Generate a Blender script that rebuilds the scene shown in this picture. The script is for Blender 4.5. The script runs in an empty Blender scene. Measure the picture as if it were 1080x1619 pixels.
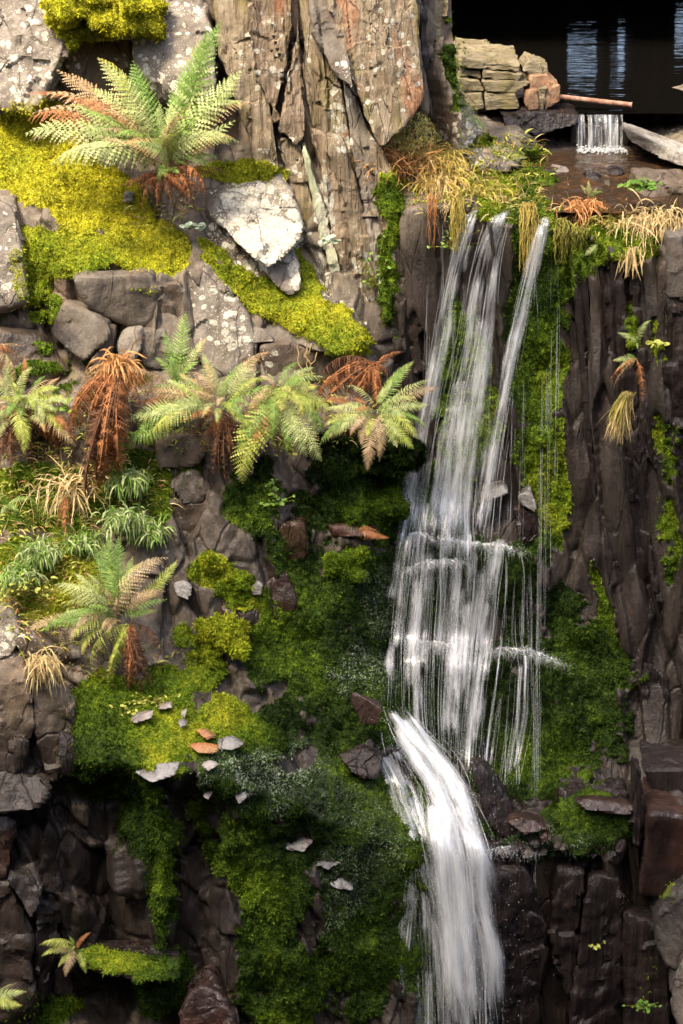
import bpy, math, random
import numpy as np
from mathutils import Vector

# ------------------------------------------------------------------ camera, sky, sun, exposure
scene = bpy.context.scene
COL = scene.collection
PITCH = math.radians(19.0)
CAM = np.array([0.0, -14.0, 4.82])
FPX = 4050.0                                  # focal length in photograph pixels (photograph is 1080 x 1619)
cd = bpy.data.cameras.new('camera')
cam = bpy.data.objects.new('camera', cd); COL.objects.link(cam)
cam.location = CAM; cam.rotation_euler = (math.pi / 2 - PITCH, 0, 0)
cd.sensor_fit = 'VERTICAL'; cd.angle = 2 * math.atan(809.5 / FPX)
cd.clip_start = 0.1; cd.clip_end = 400
cd.dof.use_dof = True; cd.dof.focus_distance = 14.55; cd.dof.aperture_fstop = 2.2
scene.camera = cam

SUN_EL, SUN_AZ = math.radians(56), math.radians(-38)   # azimuth measured from -Y (behind the camera) towards -X when negative
sun_dir = Vector((math.sin(SUN_AZ) * math.cos(SUN_EL), -math.cos(SUN_AZ) * math.cos(SUN_EL), math.sin(SUN_EL)))
w = bpy.data.worlds.new('World'); scene.world = w; w.use_nodes = True
wn = w.node_tree.nodes; wl = w.node_tree.links
sky = wn.new('ShaderNodeTexSky'); sky.sky_type = 'NISHITA'; sky.sun_disc = False
sky.sun_elevation = SUN_EL; sky.sun_rotation = math.atan2(sun_dir.x, sun_dir.y)
sky.air_density = 0.75; sky.dust_density = 5.0; sky.ozone_density = 0.3
wl.new(sky.outputs[0], wn['Background'].inputs[0]); wn['Background'].inputs[1].default_value = 0.15
sd = bpy.data.lights.new('sun', 'SUN'); sd.energy = 2.7; sd.angle = math.radians(8.0); sd.color = (1.0, 0.87, 0.66)
sun = bpy.data.objects.new('sun', sd); COL.objects.link(sun)
sun.rotation_euler = sun_dir.to_track_quat('Z', 'Y').to_euler(); sun.location = (-4, -8, 12)
scene.view_settings.view_transform = 'Standard'; scene.view_settings.look = 'None'
scene.view_settings.gamma = 1.0; scene.view_settings.use_curve_mapping = False
scene.view_settings.exposure = 2.1
scene.render.engine = 'CYCLES'
scene.cycles.max_bounces = 6; scene.cycles.diffuse_bounces = 3; scene.cycles.glossy_bounces = 3
scene.cycles.transmission_bounces = 3; scene.cycles.transparent_max_bounces = 24
scene.cycles.use_denoising = True
scene.cycles.sample_clamp_indirect = 4.0

# ------------------------------------------------------------------ numbers: projection, noise
SP, CP = math.sin(PITCH), math.cos(PITCH)
FW = np.array([0, CP, -SP]); UP = np.array([0, SP, CP])

def P(px, py, y):
    """world point seen at photograph pixel (px, py) on the vertical plane Y = y"""
    px, py, y = np.broadcast_arrays(np.asarray(px, float), np.asarray(py, float), np.asarray(y, float))
    d = FW * FPX + np.stack([px - 540, 0 * px, 0 * px], -1) + (809.5 - py)[..., None] * UP
    t = (y - CAM[1]) / d[..., 1]
    return CAM + d * t[..., None]

def PZ(px, py, z):
    d = FW * FPX + np.array([px - 540.0, 0, 0]) + (809.5 - py) * UP
    return CAM + d * ((z - CAM[2]) / d[2])

def proj(V):
    q = V - CAM
    dz = q @ FW
    return 540 + FPX * q[:, 0] / dz, 809.5 - FPX * (q @ UP) / dz

def hsh(ix, iy, iz, s):
    h = (ix * 374761393 + iy * 668265263 + iz * 2147483647 + s * 1274126177) & 0xFFFFFFFF
    h = ((h ^ (h >> 13)) * 1274126177) & 0xFFFFFFFF
    h = ((h ^ (h >> 16)) * 2246822519) & 0xFFFFFFFF
    return ((h ^ (h >> 15)) & 0xFFFFFF) / float(0xFFFFFF)

def vnoise(Q, s=0):
    """value noise -1..1 at the points Q (N,3)"""
    i = np.floor(Q).astype(np.int64); f = Q - i
    u = f * f * f * (f * (f * 6 - 15) + 10)
    r = 0
    for a in (0, 1):
        for b in (0, 1):
            for c in (0, 1):
                wgt = (u[:, 0] if a else 1 - u[:, 0]) * (u[:, 1] if b else 1 - u[:, 1]) * (u[:, 2] if c else 1 - u[:, 2])
                r = r + wgt * hsh(i[:, 0] + a, i[:, 1] + b, i[:, 2] + c, s)
    return r * 2 - 1

def fbm(Q, sc, o=4, s=0, g=0.5):
    if np.isscalar(sc): sc = (sc, sc, sc)
    Q = np.asarray(Q) * np.array(sc); r = 0; a = 1.0; t = 0
    for k in range(o):
        r = r + a * vnoise(Q * 2.0 ** k + 17.3 * k, s + k); t += a; a *= g
    return r / t

def cells(Q, sc, s=0, tilt=False):
    """cell noise: (value of the nearest cell, distance difference to the second)"""
    Q = np.asarray(Q) * np.array(sc); i = np.floor(Q).astype(np.int64)
    d1 = np.full(len(Q), 9.0); d2 = np.full(len(Q), 9.0); v = np.zeros(len(Q)); tl = np.zeros(len(Q))
    for a in (-1, 0, 1):
        for b in (-1, 0, 1):
            for c in (-1, 0, 1):
                j = i + np.array([a, b, c])
                p = j + np.stack([hsh(j[:, 0], j[:, 1], j[:, 2], s + k) for k in (1, 2, 3)], -1)
                d = ((p - Q) ** 2).sum(1); val = hsh(j[:, 0], j[:, 1], j[:, 2], s + 7)
                near = d < d1
                d2 = np.where(near, d1, np.minimum(d2, d)); v = np.where(near, val, v)
                if tilt: tl = np.where(near, ((Q - p) * (np.stack([hsh(j[:, 0], j[:, 1], j[:, 2], s + k) for k in (11, 12, 13)], -1) - .5)).sum(1), tl)
                d1 = np.where(near, d, d1)
    return (v, np.sqrt(d2) - np.sqrt(d1), tl) if tilt else (v, np.sqrt(d2) - np.sqrt(d1))

def sstep(a, b, x):
    t = np.clip((x - a) / (b - a), 0, 1); return t * t * (3 - 2 * t)

def lin(h):
    h = h.lstrip('#'); c = [int(h[i:i + 2], 16) / 255 for i in (0, 2, 4)]
    return tuple((x / 12.92 if x <= 0.04045 else ((x + 0.055) / 1.055) ** 2.4) for x in c)

rng = np.random.default_rng(11)

# ------------------------------------------------------------------ where moss, lichen, seepage and painted shade lie on the rock (brush strokes, later broken up by noise)
# (px, py, rx, ry, angle, strength, hue 0 deep green .. 1 yellow)
MOSS = [(165, 18, 80, 40, 0, 1, .95), (55, 240, 80, 80, 25, 1, .97), (130, 305, 120, 60, 25, 1, .95), (240, 390, 60, 42, 10, 1, .9), (110, 400, 90, 40, 0, 1, .66),
    (390, 275, 80, 18, 0, 1, .8), (430, 470, 120, 30, 33, 1, .78), (520, 520, 70, 34, 30, 1, .74), (345, 395, 40, 14, 30, .9, .8), (480, 440, 26, 60, -10, 1, .7),
    (60, 440, 30, 50, 0, 1, .55), (85, 490, 14, 26, 0, 1, .5), (230, 455, 26, 8, 0, .9, .75), (280, 400, 24, 40, 0, 1, .8), (60, 500, 20, 10, 0, .8, .5), (60, 555, 14, 14, 0, .9, .45),
    (60, 790, 160, 55, 0, .95, .5), (60, 920, 110, 70, 0, .95, .72), (190, 760, 80, 50, 0, .8, .4), (390, 785, 50, 45, 0, .9, .45), (150, 600, 80, 30, 0, .6, .4), (60, 590, 50, 14, 0, .9, .45),
    (600, 800, 80, 60, 0, 1, .22), (520, 810, 60, 40, 0, .9, .3), (570, 735, 100, 50, 0, 1, .08), (500, 850, 40, 50, 0, .7, .12), (470, 790, 40, 30, 0, .8, .3), (375, 930, 28, 26, 0, 1, .5), (325, 905, 36, 24, 0, 1, .66), (545, 895, 26, 26, 0, 1, .38),
    (475, 890, 50, 50, 0, .7, .2), (400, 760, 60, 40, 0, .7, .3), (440, 840, 60, 50, 0, .6, .16), (300, 740, 20, 40, 0, .6, .35), (250, 800, 16, 60, 0, .6, .5), (410, 1040, 30, 60, 0, .7, .3), (320, 1055, 42, 40, 0, .9, .55), (290, 1000, 20, 20, 0, .7, .5), (500, 1020, 80, 100, -25, 1, .26), (600, 945, 70, 70, 0, .95, .14), (560, 1060, 90, 90, 0, .9, .1), (420, 960, 16, 40, 0, .7, .45),
    (210, 1120, 100, 60, 0, 1, .36), (260, 1175, 70, 45, 0, 1, .62), (350, 1155, 70, 50, 0, .9, .68), (160, 1200, 55, 60, 0, 1, .26), (430, 1172, 80, 26, 0, .9, .3), (250, 1075, 60, 30, 0, .9, .4),
    (232, 1300, 46, 90, 0, .8, .2), (252, 1430, 30, 110, 0, .75, .26), (345, 1320, 40, 80, -25, .62, .25), (420, 1390, 60, 110, -20, .9, .24), (450, 1560, 80, 90, 0, .72, .24), (420, 1245, 130, 50, 25, .95, .14), (560, 1480, 90, 160, 0, .7, .18), (400, 1500, 34, 110, 0, .75, .3), (520, 1330, 80, 60, 0, .85, .1),
    (540, 1150, 80, 50, 0, .85, .12), (460, 1130, 60, 40, 0, .8, .2), (540, 1250, 80, 70, 0, .85, .12), (620, 1300, 60, 100, 0, .8, .2), (660, 1480, 70, 170, 0, .7, .3),
    (720, 640, 30, 200, 0, .62, .3), (850, 560, 46, 270, 0, .85, .3), (760, 640, 34, 160, 0, .7, .45), (745, 700, 50, 60, 0, 1, .55), (870, 760, 34, 140, 0, .9, .42), (615, 430, 14, 120, 0, .95, .45), (615, 310, 24, 50, 0, .7, .4),
    (905, 450, 18, 90, 0, .7, .5), (840, 380, 30, 40, 0, 1, .6), (700, 930, 140, 80, 0, .85, .14), (840, 940, 70, 90, 0, .75, .1), (850, 1110, 140, 120, 0, .88, .12), (940, 1150, 60, 90, 0, .8, .28), (965, 980, 14, 110, -12, .5, .36), (930, 1040, 60, 60, 0, .7, .16),
    (850, 880, 40, 40, 0, .8, .2), (700, 1110, 120, 100, 0, .8, .14), (820, 1230, 90, 40, 0, .7, .12), (830, 1325, 90, 30, 0, .8, .2), (930, 1300, 70, 50, 0, .85, .25), (720, 790, 60, 60, 0, .7, .25),
    (1000, 470, 10, 90, 0, .45, .5), (1040, 640, 12, 160, 0, .38, .5), (930, 400, 26, 30, 0, .9, .5), (1000, 400, 60, 16, 0, .8, .6), (1060, 800, 20, 160, 0, .45, .3), (880, 690, 26, 60, 0, .7, .5),
    (722, 115, 20, 52, 0, 1, .3), (715, 60, 10, 60, 0, .5, .3), (845, 285, 46, 22, 0, 1, .42), (660, 275, 60, 24, 0, .6, .8), (760, 300, 60, 30, 0, .8, .7), (815, 340, 60, 18, 0, .9, .62), (800, 235, 70, 20, 20, .7, .6), (735, 170, 40, 16, 0, .6, .6), (690, 290, 40, 30, 0, .9, .75),
    (960, 370, 90, 22, 0, .8, .55), (190, 1525, 70, 16, 10, 1, .45), (50, 1595, 70, 30, 0, .9, .4), (250, 1560, 45, 60, 0, .85, .2), (352, 1568, 20, 14, 0, .9, .5), (1060, 1450, 30, 60, 0, .45, .4), (1030, 1560, 30, 40, 0, .6, .5), (960, 1470, 16, 30, 0, .5, .5)]
# (px, py, rx, ry, strength)
LICHEN = [(45, 90, 90, 120, .5), (265, 70, 90, 100, .5), (410, 350, 80, 80, 1), (460, 430, 14, 40, 1), (345, 480, 60, 90, .5), (20, 430, 26, 90, .4), (390, 560, 60, 40, .6),
    (560, 470, 50, 90, .6), (440, 90, 60, 110, .5), (620, 120, 60, 110, .42), (540, 160, 20, 90, .7), (450, 250, 40, 60, .5), (510, 380, 12, 130, .9), (270, 720, 30, 30, .4), (300, 810, 40, 70, .5), (345, 830, 14, 30, .6), (20, 1020, 50, 40, .6), (45, 1090, 20, 60, .5), (265, 880, 30, 30, .4),
    (735, 210, 40, 40, .6), (760, 270, 70, 30, .4), (1040, 210, 60, 40, .5)]
# wet rock; shadow on the slope below the ferns is painted in too (px, py, rx, ry, strength)
WET_SHADE = [(430, 830, 190, 150, .75), (330, 960, 100, 120, .6), (380, 1060, 110, 90, .8), (120, 720, 100, 50, .6), (760, 700, 190, 420, 1), (760, 1150, 330, 320, 1), (980, 900, 150, 600, 1), (400, 1400, 420, 260, 1), (540, 1150, 130, 180, .9), (60, 1400, 160, 260, 1), (860, 1500, 300, 220, 1), (500, 850, 90, 110, .8), (440, 940, 120, 120, .9), (840, 300, 130, 40, 1), (930, 230, 110, 50, 1), (100, 700, 120, 60, .5), (60, 540, 70, 30, .8)]

def brush(px, py, rows, n=4):
    s = np.zeros(len(px))
    for r in rows:
        d = ((px - r[0]) / r[2]) ** 2 + ((py - r[1]) / r[3]) ** 2
        s = np.maximum(s, r[4] * (1 - sstep(.55, 1.35, d)))
    return s

def paint(V):
    """moss, hue, lichen, wet with painted shade for world points"""
    px, py = proj(V)
    n1 = fbm(V * np.array([1, 1, .6]), 6.0, 5, 31); n3 = fbm(V, 26.0, 2, 37); n2 = fbm(V, 2.2, 3, 41)
    jx = px + 22 * fbm(V, 3.5, 3, 51); jy = py + 22 * fbm(V, 3.5, 3, 61)
    amt = np.zeros(len(V)); hs = np.zeros(len(V)); ws = np.full(len(V), 1e-6)
    for (x, y, rx, ry, ang, st, hue) in MOSS:
        a = math.radians(ang); ca, sa = math.cos(a), math.sin(a)
        dx, dy = jx - x, jy - y
        d = ((dx * ca + dy * sa) / rx) ** 2 + ((-dx * sa + dy * ca) / ry) ** 2
        k = st * (1 - sstep(.25, 1.75, d))
        amt = np.maximum(amt, k); hs += k * hue; ws += k
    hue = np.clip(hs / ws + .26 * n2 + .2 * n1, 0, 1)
    m = sstep(.40, .58, amt + (.62 * n1 + .25 * n3) * (amt > .04))
    return m, hue, np.clip(brush(jx, jy, LICHEN) + .1 * n2, 0, 1), np.clip(brush(jx, jy, WET_SHADE) + .25 * n2, 0, 1)

# ------------------------------------------------------------------ objects
def setp(o, label=None, cat=None, group=None, kind=None):
    if label: o['label'] = label
    if cat: o['category'] = cat
    if group: o['group'] = group
    if kind: o['kind'] = kind
    return o

def mesh(name, V, F, attrs=None, smooth=True, sharp=None):
    V = np.asarray(V, float); F = np.asarray(F)
    me = bpy.data.meshes.new(name)
    k = F.shape[1]
    me.vertices.add(len(V)); me.vertices.foreach_set('co', V.astype(np.float32).ravel())
    me.loops.add(F.size); me.loops.foreach_set('vertex_index', F.astype(np.int32).ravel())
    me.polygons.add(len(F)); me.polygons.foreach_set('loop_start', np.arange(0, F.size, k, dtype=np.int32))
    me.update(calc_edges=True)
    if smooth:
        me.polygons.foreach_set('use_smooth', np.ones(len(F), bool))
        if sharp: me.set_sharp_from_angle(angle=math.radians(sharp))
    for n, a in (attrs or {}).items():
        a = np.asarray(a, np.float32)
        if a.ndim == 1:
            at = me.attributes.new(n, 'FLOAT', 'POINT'); at.data.foreach_set('value', a)
        elif a.shape[1] == 4:
            at = me.attributes.new(n, 'FLOAT_COLOR', 'POINT'); at.data.foreach_set('color', a.ravel())
        else:
            at = me.attributes.new(n, 'FLOAT_VECTOR', 'POINT'); at.data.foreach_set('vector', a.ravel())
    return me

def obj(name, me, mat=None, parent=None, loc=(0, 0, 0), rot=(0, 0, 0), scale=(1, 1, 1)):
    o = bpy.data.objects.new(name, me); COL.objects.link(o)
    if mat is not None:
        if not me.materials: me.materials.append(mat)
        elif me.materials[0] != mat:
            o.material_slots[0].link = 'OBJECT'; o.material_slots[0].material = mat
    o.location = loc; o.rotation_euler = rot; o.scale = scale
    if parent is not None: o.parent = parent
    return o

def empty(name, loc, rz=0.0):
    o = bpy.data.objects.new(name, None); COL.objects.link(o)
    o.location = loc; o.rotation_euler = (0, 0, rz); o.empty_display_size = .1
    return o

def grid_faces(nr, nc):
    i = np.arange(nr - 1)[:, None] * nc + np.arange(nc - 1)[None]
    return np.stack([i, i + nc, i + nc + 1, i + 1], -1).reshape(-1, 4)

def normals(V, F):
    a = np.cross(V[F[:, 2]] - V[F[:, 0]], V[F[:, -1]] - V[F[:, 1]]) * .5
    n = np.zeros_like(V)
    for k in range(F.shape[1]): np.add.at(n, F[:, k], a)
    ar = np.linalg.norm(n, axis=1)
    return n / np.maximum(ar, 1e-12)[:, None], ar / F.shape[1] * 1.0

SCATTER = []                                   # (V, N, area, moss, hue) of every surface that carries moss

# ------------------------------------------------------------------ materials
class NT:
    def __init__(s, name):
        s.m = bpy.data.materials.new(name); s.m.use_nodes = True
        s.t = s.m.node_tree; s.t.nodes.clear()
        s.out = s.t.nodes.new('ShaderNodeOutputMaterial')
        s.geo = s.t.nodes.new('ShaderNodeNewGeometry')
        s.pos = s.geo.outputs['Position']
    def n(s, typ, props=None, **ins):
        nd = s.t.nodes.new('ShaderNode' + typ)
        for k, v in (props or {}).items(): setattr(nd, k, v)
        for k, v in ins.items():
            key = int(k[1:]) if k[0] == 'i' and k[1:].isdigit() else k.replace('_', ' ')
            sk = nd.inputs[key]
            if hasattr(v, 'is_output'): s.t.links.new(v, sk)
            elif isinstance(v, (tuple, list)) and len(v) == 3 and sk.type == 'RGBA': sk.default_value = (*v, 1)
            else: sk.default_value = v
        return nd
    def map(s, scale, rot=(0, 0, 0), vec=None, loc=(0, 0, 0)):
        return s.n('Mapping', Vector=vec if vec is not None else s.pos, Scale=scale, Rotation=rot, Location=loc).outputs[0]
    def noise(s, scale, detail=4, rough=.55, vec=None, dist=0):
        return s.n('TexNoise', Vector=vec if vec is not None else s.pos, Scale=scale, Detail=detail, Roughness=rough, Distortion=dist).outputs[0]
    def voro(s, scale, vec=None, feature='F1', out=0, rnd=1.0):
        return s.n('TexVoronoi', {'feature': feature}, Vector=vec if vec is not None else s.pos, Scale=scale, Randomness=rnd).outputs[out]
    def math(s, op, a, b=0.0, clamp=False):
        return s.n('Math', {'operation': op, 'use_clamp': clamp}, i0=a, i1=b).outputs[0]
    def step(s, a, b, x, lo=0.0, hi=1.0):
        return s.n('MapRange', {'interpolation_type': 'SMOOTHSTEP'}, Value=x, From_Min=a, From_Max=b, To_Min=lo, To_Max=hi).outputs[0]
    def mix(s, f, a, b):
        nd = s.n('Mix', {'data_type': 'RGBA'}, i0=f); 
        for k, v in ((6, a), (7, b)):
            if hasattr(v, 'is_output'): s.t.links.new(v, nd.inputs[k])
            else: nd.inputs[k].default_value = (*v, 1)
        return nd.outputs[2]
    def ramp(s, f, stops):
        nd = s.n('ValToRGB', Fac=f); e = nd.color_ramp.elements
        while len(e) < len(stops): e.new(.5)
        for i, (p, c) in enumerate(stops): e[i].position = p; e[i].color = (*c, 1) if len(c) == 3 else c
        return nd.outputs[0]
    def attr(s, name, kind='GEOMETRY'):
        return s.n('Attribute', {'attribute_name': name, 'attribute_type': kind})
    def bump(s, h, strength=.5, dist=.01, normal=None):
        k = dict(Height=h, Strength=strength, Distance=dist)
        if normal is not None: k['Normal'] = normal
        return s.n('Bump', **k).outputs[0]
    def bsdf(s, **k): 
        b = s.n('BsdfPrincipled', **k); s.t.links.new(b.outputs[0], s.out.inputs[0]); return b
    def end(s, sh): s.t.links.new(sh, s.out.inputs[0]); return s.m

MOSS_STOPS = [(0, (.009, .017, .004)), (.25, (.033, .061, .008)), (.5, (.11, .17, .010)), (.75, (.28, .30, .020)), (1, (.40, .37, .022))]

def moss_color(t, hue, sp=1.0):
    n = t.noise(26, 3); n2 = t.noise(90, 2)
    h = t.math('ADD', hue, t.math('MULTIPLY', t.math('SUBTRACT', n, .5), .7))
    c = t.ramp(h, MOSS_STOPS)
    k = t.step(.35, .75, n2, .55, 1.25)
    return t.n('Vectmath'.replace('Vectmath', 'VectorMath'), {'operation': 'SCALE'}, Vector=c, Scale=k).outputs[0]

def rock(name, dry, dry2, dark, lichen=.4, rust=.0, olive=.2, rough=.75, grain=(5, 5, .9), rot=(0, 0, 0), wet=0.0, use=True, bump=.7):
    """slate: dry pair of colours, lichen crust in spots, rust and algae stains, seepage and painted slope shade; moss follows the painted mask"""
    t = NT(name)
    gv = t.map(grain, rot)
    streak = t.noise(2.2, 6, .62, gv); big = t.noise(1.7, 3); mid = t.noise(9, 5, .6); fine = t.noise(70, 4, .65)
    c = t.mix(t.step(.38, .62, streak), dry, dry2)
    c = t.mix(t.step(.52, .72, t.noise(1.3, 5, .65, t.map(grain, rot, loc=(3, 7, 1)))), c, dark)
    c = t.mix(t.math('MULTIPLY', t.step(.45, .8, mid), .5), c, dark)
    if rust: c = t.mix(t.math('MULTIPLY', t.step(.55, .68, t.noise(1.6, 4, .6, t.map((3.2, 3.2, .5), rot, loc=(1, 2, 5)))), rust), c, (.30, .105, .04))
    if olive: c = t.mix(t.math('MULTIPLY', t.step(.5, .68, t.noise(1.9, 5, .6, t.map((3.5, 3.5, .7), rot, loc=(9, 1, 2)))), olive), c, (.15, .125, .025))
    a = t.attr('mask').outputs[0]
    sep = t.n('SeparateColor', Color=a)
    moss, hue, lich = sep.outputs[0], sep.outputs[1], sep.outputs[2]
    wet_shade = t.math('MAXIMUM', t.attr('mask').outputs['Alpha'], wet) if use else wet
    # lichen: round crusts of several sizes
    v1 = t.voro(18, t.n('VectorMath', {'operation': 'ADD'}, i0=t.pos, i1=t.n('VectorMath', {'operation': 'SCALE'}, Vector=t.n('TexNoise', Vector=t.pos, Scale=22.0, Detail=4.0).outputs['Color'], Scale=.045).outputs[0]).outputs[0])
    v2 = t.voro(70)
    field = t.noise(5.5, 4, .6)
    lv = t.math('ADD', t.math('MULTIPLY', lich, .95), lichen * .45) if use else lichen * .45
    s1 = t.step(.03, -.03, t.math('SUBTRACT', v1, t.math('MULTIPLY', t.math('ADD', t.math('SUBTRACT', field, .78), t.math('MULTIPLY', lv, .75)), .95)))
    s2 = t.step(.04, -.04, t.math('SUBTRACT', v2, t.math('MULTIPLY', t.math('ADD', t.math('SUBTRACT', field, .8), t.math('MULTIPLY', lv, .7)), .8)))
    ls = t.math('MAXIMUM', s1, t.math('MULTIPLY', s2, .8))
    lc = t.mix(t.step(.35, .65, fine), (.30, .275, .21), (.53, .50, .41))
    dryc = t.mix(t.math('MULTIPLY', ls, t.step(1.0, .35, wet_shade) if hasattr(wet_shade, 'is_output') else (1 - wet_shade)), c, lc)
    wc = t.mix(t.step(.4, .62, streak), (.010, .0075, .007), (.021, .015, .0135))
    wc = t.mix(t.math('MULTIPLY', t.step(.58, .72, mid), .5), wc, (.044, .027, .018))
    col = t.mix(t.math('MULTIPLY', wet_shade, .92) if hasattr(wet_shade, 'is_output') else wet_shade * .92, dryc, wc)
    rg = t.math('SUBTRACT', t.math('ADD', rough, t.math('MULTIPLY', t.math('SUBTRACT', mid, .5), .35)), t.math('MULTIPLY', wet_shade, .30), True)
    h = t.math('ADD', t.math('MULTIPLY', streak, 1.4), t.math('ADD', t.math('MULTIPLY', mid, .5), t.math('MULTIPLY', fine, .22)))
    h = t.math('ADD', h, t.math('MULTIPLY', ls, .04))
    cv = t.n('VectorMath', {'operation': 'ADD'}, i0=t.map((grain[0] * .2, grain[1] * .2, max(grain[2], .9) * .16), rot), i1=t.n('VectorMath', {'operation': 'SCALE'}, Vector=t.n('TexNoise', Vector=t.pos, Scale=6.0, Detail=3.0).outputs['Color'], Scale=.035).outputs[0]).outputs[0]
    ck = t.math('MAXIMUM', t.step(0, .022, t.voro(4.6, cv, 'DISTANCE_TO_EDGE')), t.step(.44, .56, t.noise(2.3, 3, .6)))
    h = t.math('ADD', h, t.math('MULTIPLY', ck, .4)); col = t.mix(t.math('MULTIPLY', t.math('SUBTRACT', 1.0, ck), .5), col, (.018, .014, .011))
    nb = t.bump(h, bump, .03)
    b1 = t.n('BsdfPrincipled', Base_Color=col, Roughness=rg, Normal=nb, Specular_IOR_Level=.3)
    if not use: return t.end(b1.outputs[0])
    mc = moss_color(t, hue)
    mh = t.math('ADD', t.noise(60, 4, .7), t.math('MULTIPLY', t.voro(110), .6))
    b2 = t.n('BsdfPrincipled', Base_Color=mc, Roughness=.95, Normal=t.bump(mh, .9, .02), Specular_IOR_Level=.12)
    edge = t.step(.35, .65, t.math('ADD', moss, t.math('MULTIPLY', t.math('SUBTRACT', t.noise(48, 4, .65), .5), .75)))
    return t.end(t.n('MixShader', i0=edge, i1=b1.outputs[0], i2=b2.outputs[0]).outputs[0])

M = {}
M['cliff'] = rock('cliff_slate', (.10, .078, .056), (.165, .135, .10), (.04, .03, .023), .35, .15, .25, .75, (5, 5, 1.2))
M['pale'] = rock('lichened_stone', (.15, .125, .10), (.22, .19, .155), (.08, .064, .05), .85, .05, .1, .85, (5, 5, 3))
M['block'] = rock('dry_slate_block', (.092, .075, .057), (.14, .118, .092), (.045, .034, .026), .42, .06, .15, .75, (4, 4, 1.6))
M['brown'] = rock('brown_slate_block', (.085, .062, .044), (.135, .102, .072), (.04, .03, .022), .3, .1, .2, .65, (4, 4, 1.6))
M['plate'] = rock('upright_slate', (.19, .14, .082), (.31, .25, .17), (.075, .05, .032), .7, .6, .7, .8, (13, 13, .14), (0, math.radians(-7), 0), bump=1.0)
M['rusty'] = rock('rusty_slate', (.19, .135, .085), (.29, .22, .15), (.08, .052, .034), .6, .7, .3, .8, (14, 14, .14), (0, math.radians(-3), 0), bump=.9)
M['mint'] = rock('algae_slate', (.36, .38, .25), (.44, .44, .31), (.22, .22, .13), .55, .0, .3, .9, (7, 7, .8))
M['wetdark'] = rock('wet_dark_slate', (.030, .021, .019), (.048, .034, .030), (.015, .010, .009), .06, .2, .12, .55, (9, 9, .2), wet=.8)
M['purple'] = rock('purple_slate', (.018, .0135, .013), (.030, .0225, .021), (.010, .0075, .007), .1, .12, .12, .6, (11, 11, .15), wet=.7)
M['redwet'] = rock('red_wet_slate', (.12, .05, .03), (.17, .08, .05), (.06, .028, .02), .2, .6, .0, .4, (4, 4, 2), wet=.25)
M['sand'] = rock('tan_slab_stone', (.16, .13, .075), (.22, .185, .115), (.08, .062, .036), .25, .15, .55, .85, (4, 4, 14))
M['orange'] = rock('orange_stone', (.24, .12, .06), (.30, .19, .11), (.13, .07, .04), .3, .8, .1, .8, (5, 5, 3))
M['flake'] = rock('slate_flake_material', (.16, .13, .11), (.27, .24, .22), (.09, .07, .06), .35, .2, .0, .4, (5, 5, 5), use=False)
M['flake_pale'] = rock('pale_flake_material', (.14, .13, .12), (.24, .228, .215), (.07, .064, .06), .3, .1, .0, .35, (5, 5, 5), use=False)
M['flake_rust'] = rock('rust_flake_material', (.20, .10, .04), (.30, .17, .06), (.10, .05, .03), .2, .6, .0, .35, (5, 5, 5), use=False)
M['wetshine'] = rock('shining_wet_slate', (.06, .056, .052), (.12, .115, .11), (.03, .028, .026), .3, .1, .0, .16, (5, 5, 5), use=False, bump=.35)
M['beige'] = rock('beige_boulder', (.42, .36, .28), (.52, .46, .37), (.27, .22, .17), .5, .1, .1, .85, (4, 4, 3))
M['greyboulder'] = rock('grey_boulder', (.13, .115, .085), (.19, .17, .13), (.06, .05, .04), .35, .05, .35, .8, (4, 4, 3))
M['concrete'] = rock('gravelly_slab', (.30, .27, .23), (.44, .41, .37), (.13, .11, .09), .9, .1, .2, .85, (14, 14, 14))

def moss_mat():
    t = NT('moss_tufts'); hue = t.attr('hue').outputs['Fac']; k = t.attr('tone').outputs['Fac']
    c = t.ramp(hue, MOSS_STOPS)
    c = t.mix(t.attr('silver').outputs['Fac'], c, (.24, .28, .20))
    c = t.n('VectorMath', {'operation': 'SCALE'}, Vector=c, Scale=k).outputs[0]
    d = t.n('BsdfDiffuse', Color=c); tr = t.n('BsdfTranslucent', Color=c)
    return t.end(t.n('MixShader', i0=.35, i1=d.outputs[0], i2=tr.outputs[0]).outputs[0])
M['moss'] = moss_mat()

def leaf(name, a, b, tip=None, tr=.35, rough=.55, var=.35, blotch=None):
    t = NT(name); r = t.n('ObjectInfo').outputs['Random']
    n = t.noise(9, 3); n2 = t.noise(45, 2)
    c = t.mix(t.math('ADD', t.math('MULTIPLY', r, .6), t.math('MULTIPLY', n, .5), True), a, b)
    if tip:
        f = t.attr('along').outputs['Fac']
        rnd = t.math('FRACT', t.math('MULTIPLY', r, 7.3))
        g = t.math('ADD', f, t.math('ADD', t.math('MULTIPLY', t.math('SUBTRACT', n2, .5), .7), t.math('MULTIPLY', t.math('SUBTRACT', rnd, .75), .9)))
        c = t.mix(t.step(.62, 1.0, g), c, tip)
    c = t.n('VectorMath', {'operation': 'SCALE'}, Vector=c, Scale=t.step(.3, .7, n2, 1 - var, 1 + var * .6)).outputs[0]
    p = t.n('BsdfPrincipled', Base_Color=c, Roughness=rough, Specular_IOR_Level=.35)
    q = t.n('BsdfTranslucent', Color=c)
    return t.end(t.n('MixShader', i0=tr, i1=p.outputs[0], i2=q.outputs[0]).outputs[0])
M['fern_pale'] = leaf('pale_fern', (.26, .34, .09), (.46, .49, .20), (.48, .27, .10))
M['fern_green'] = leaf('green_fern', (.11, .22, .03), (.24, .35, .07), (.34, .30, .07))
M['fern_lime'] = leaf('lime_fern', (.28, .37, .05), (.45, .47, .10), (.42, .26, .06))
M['fern_tan'] = leaf('fading_fern', (.42, .27, .13), (.46, .36, .20), (.36, .15, .06))
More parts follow.
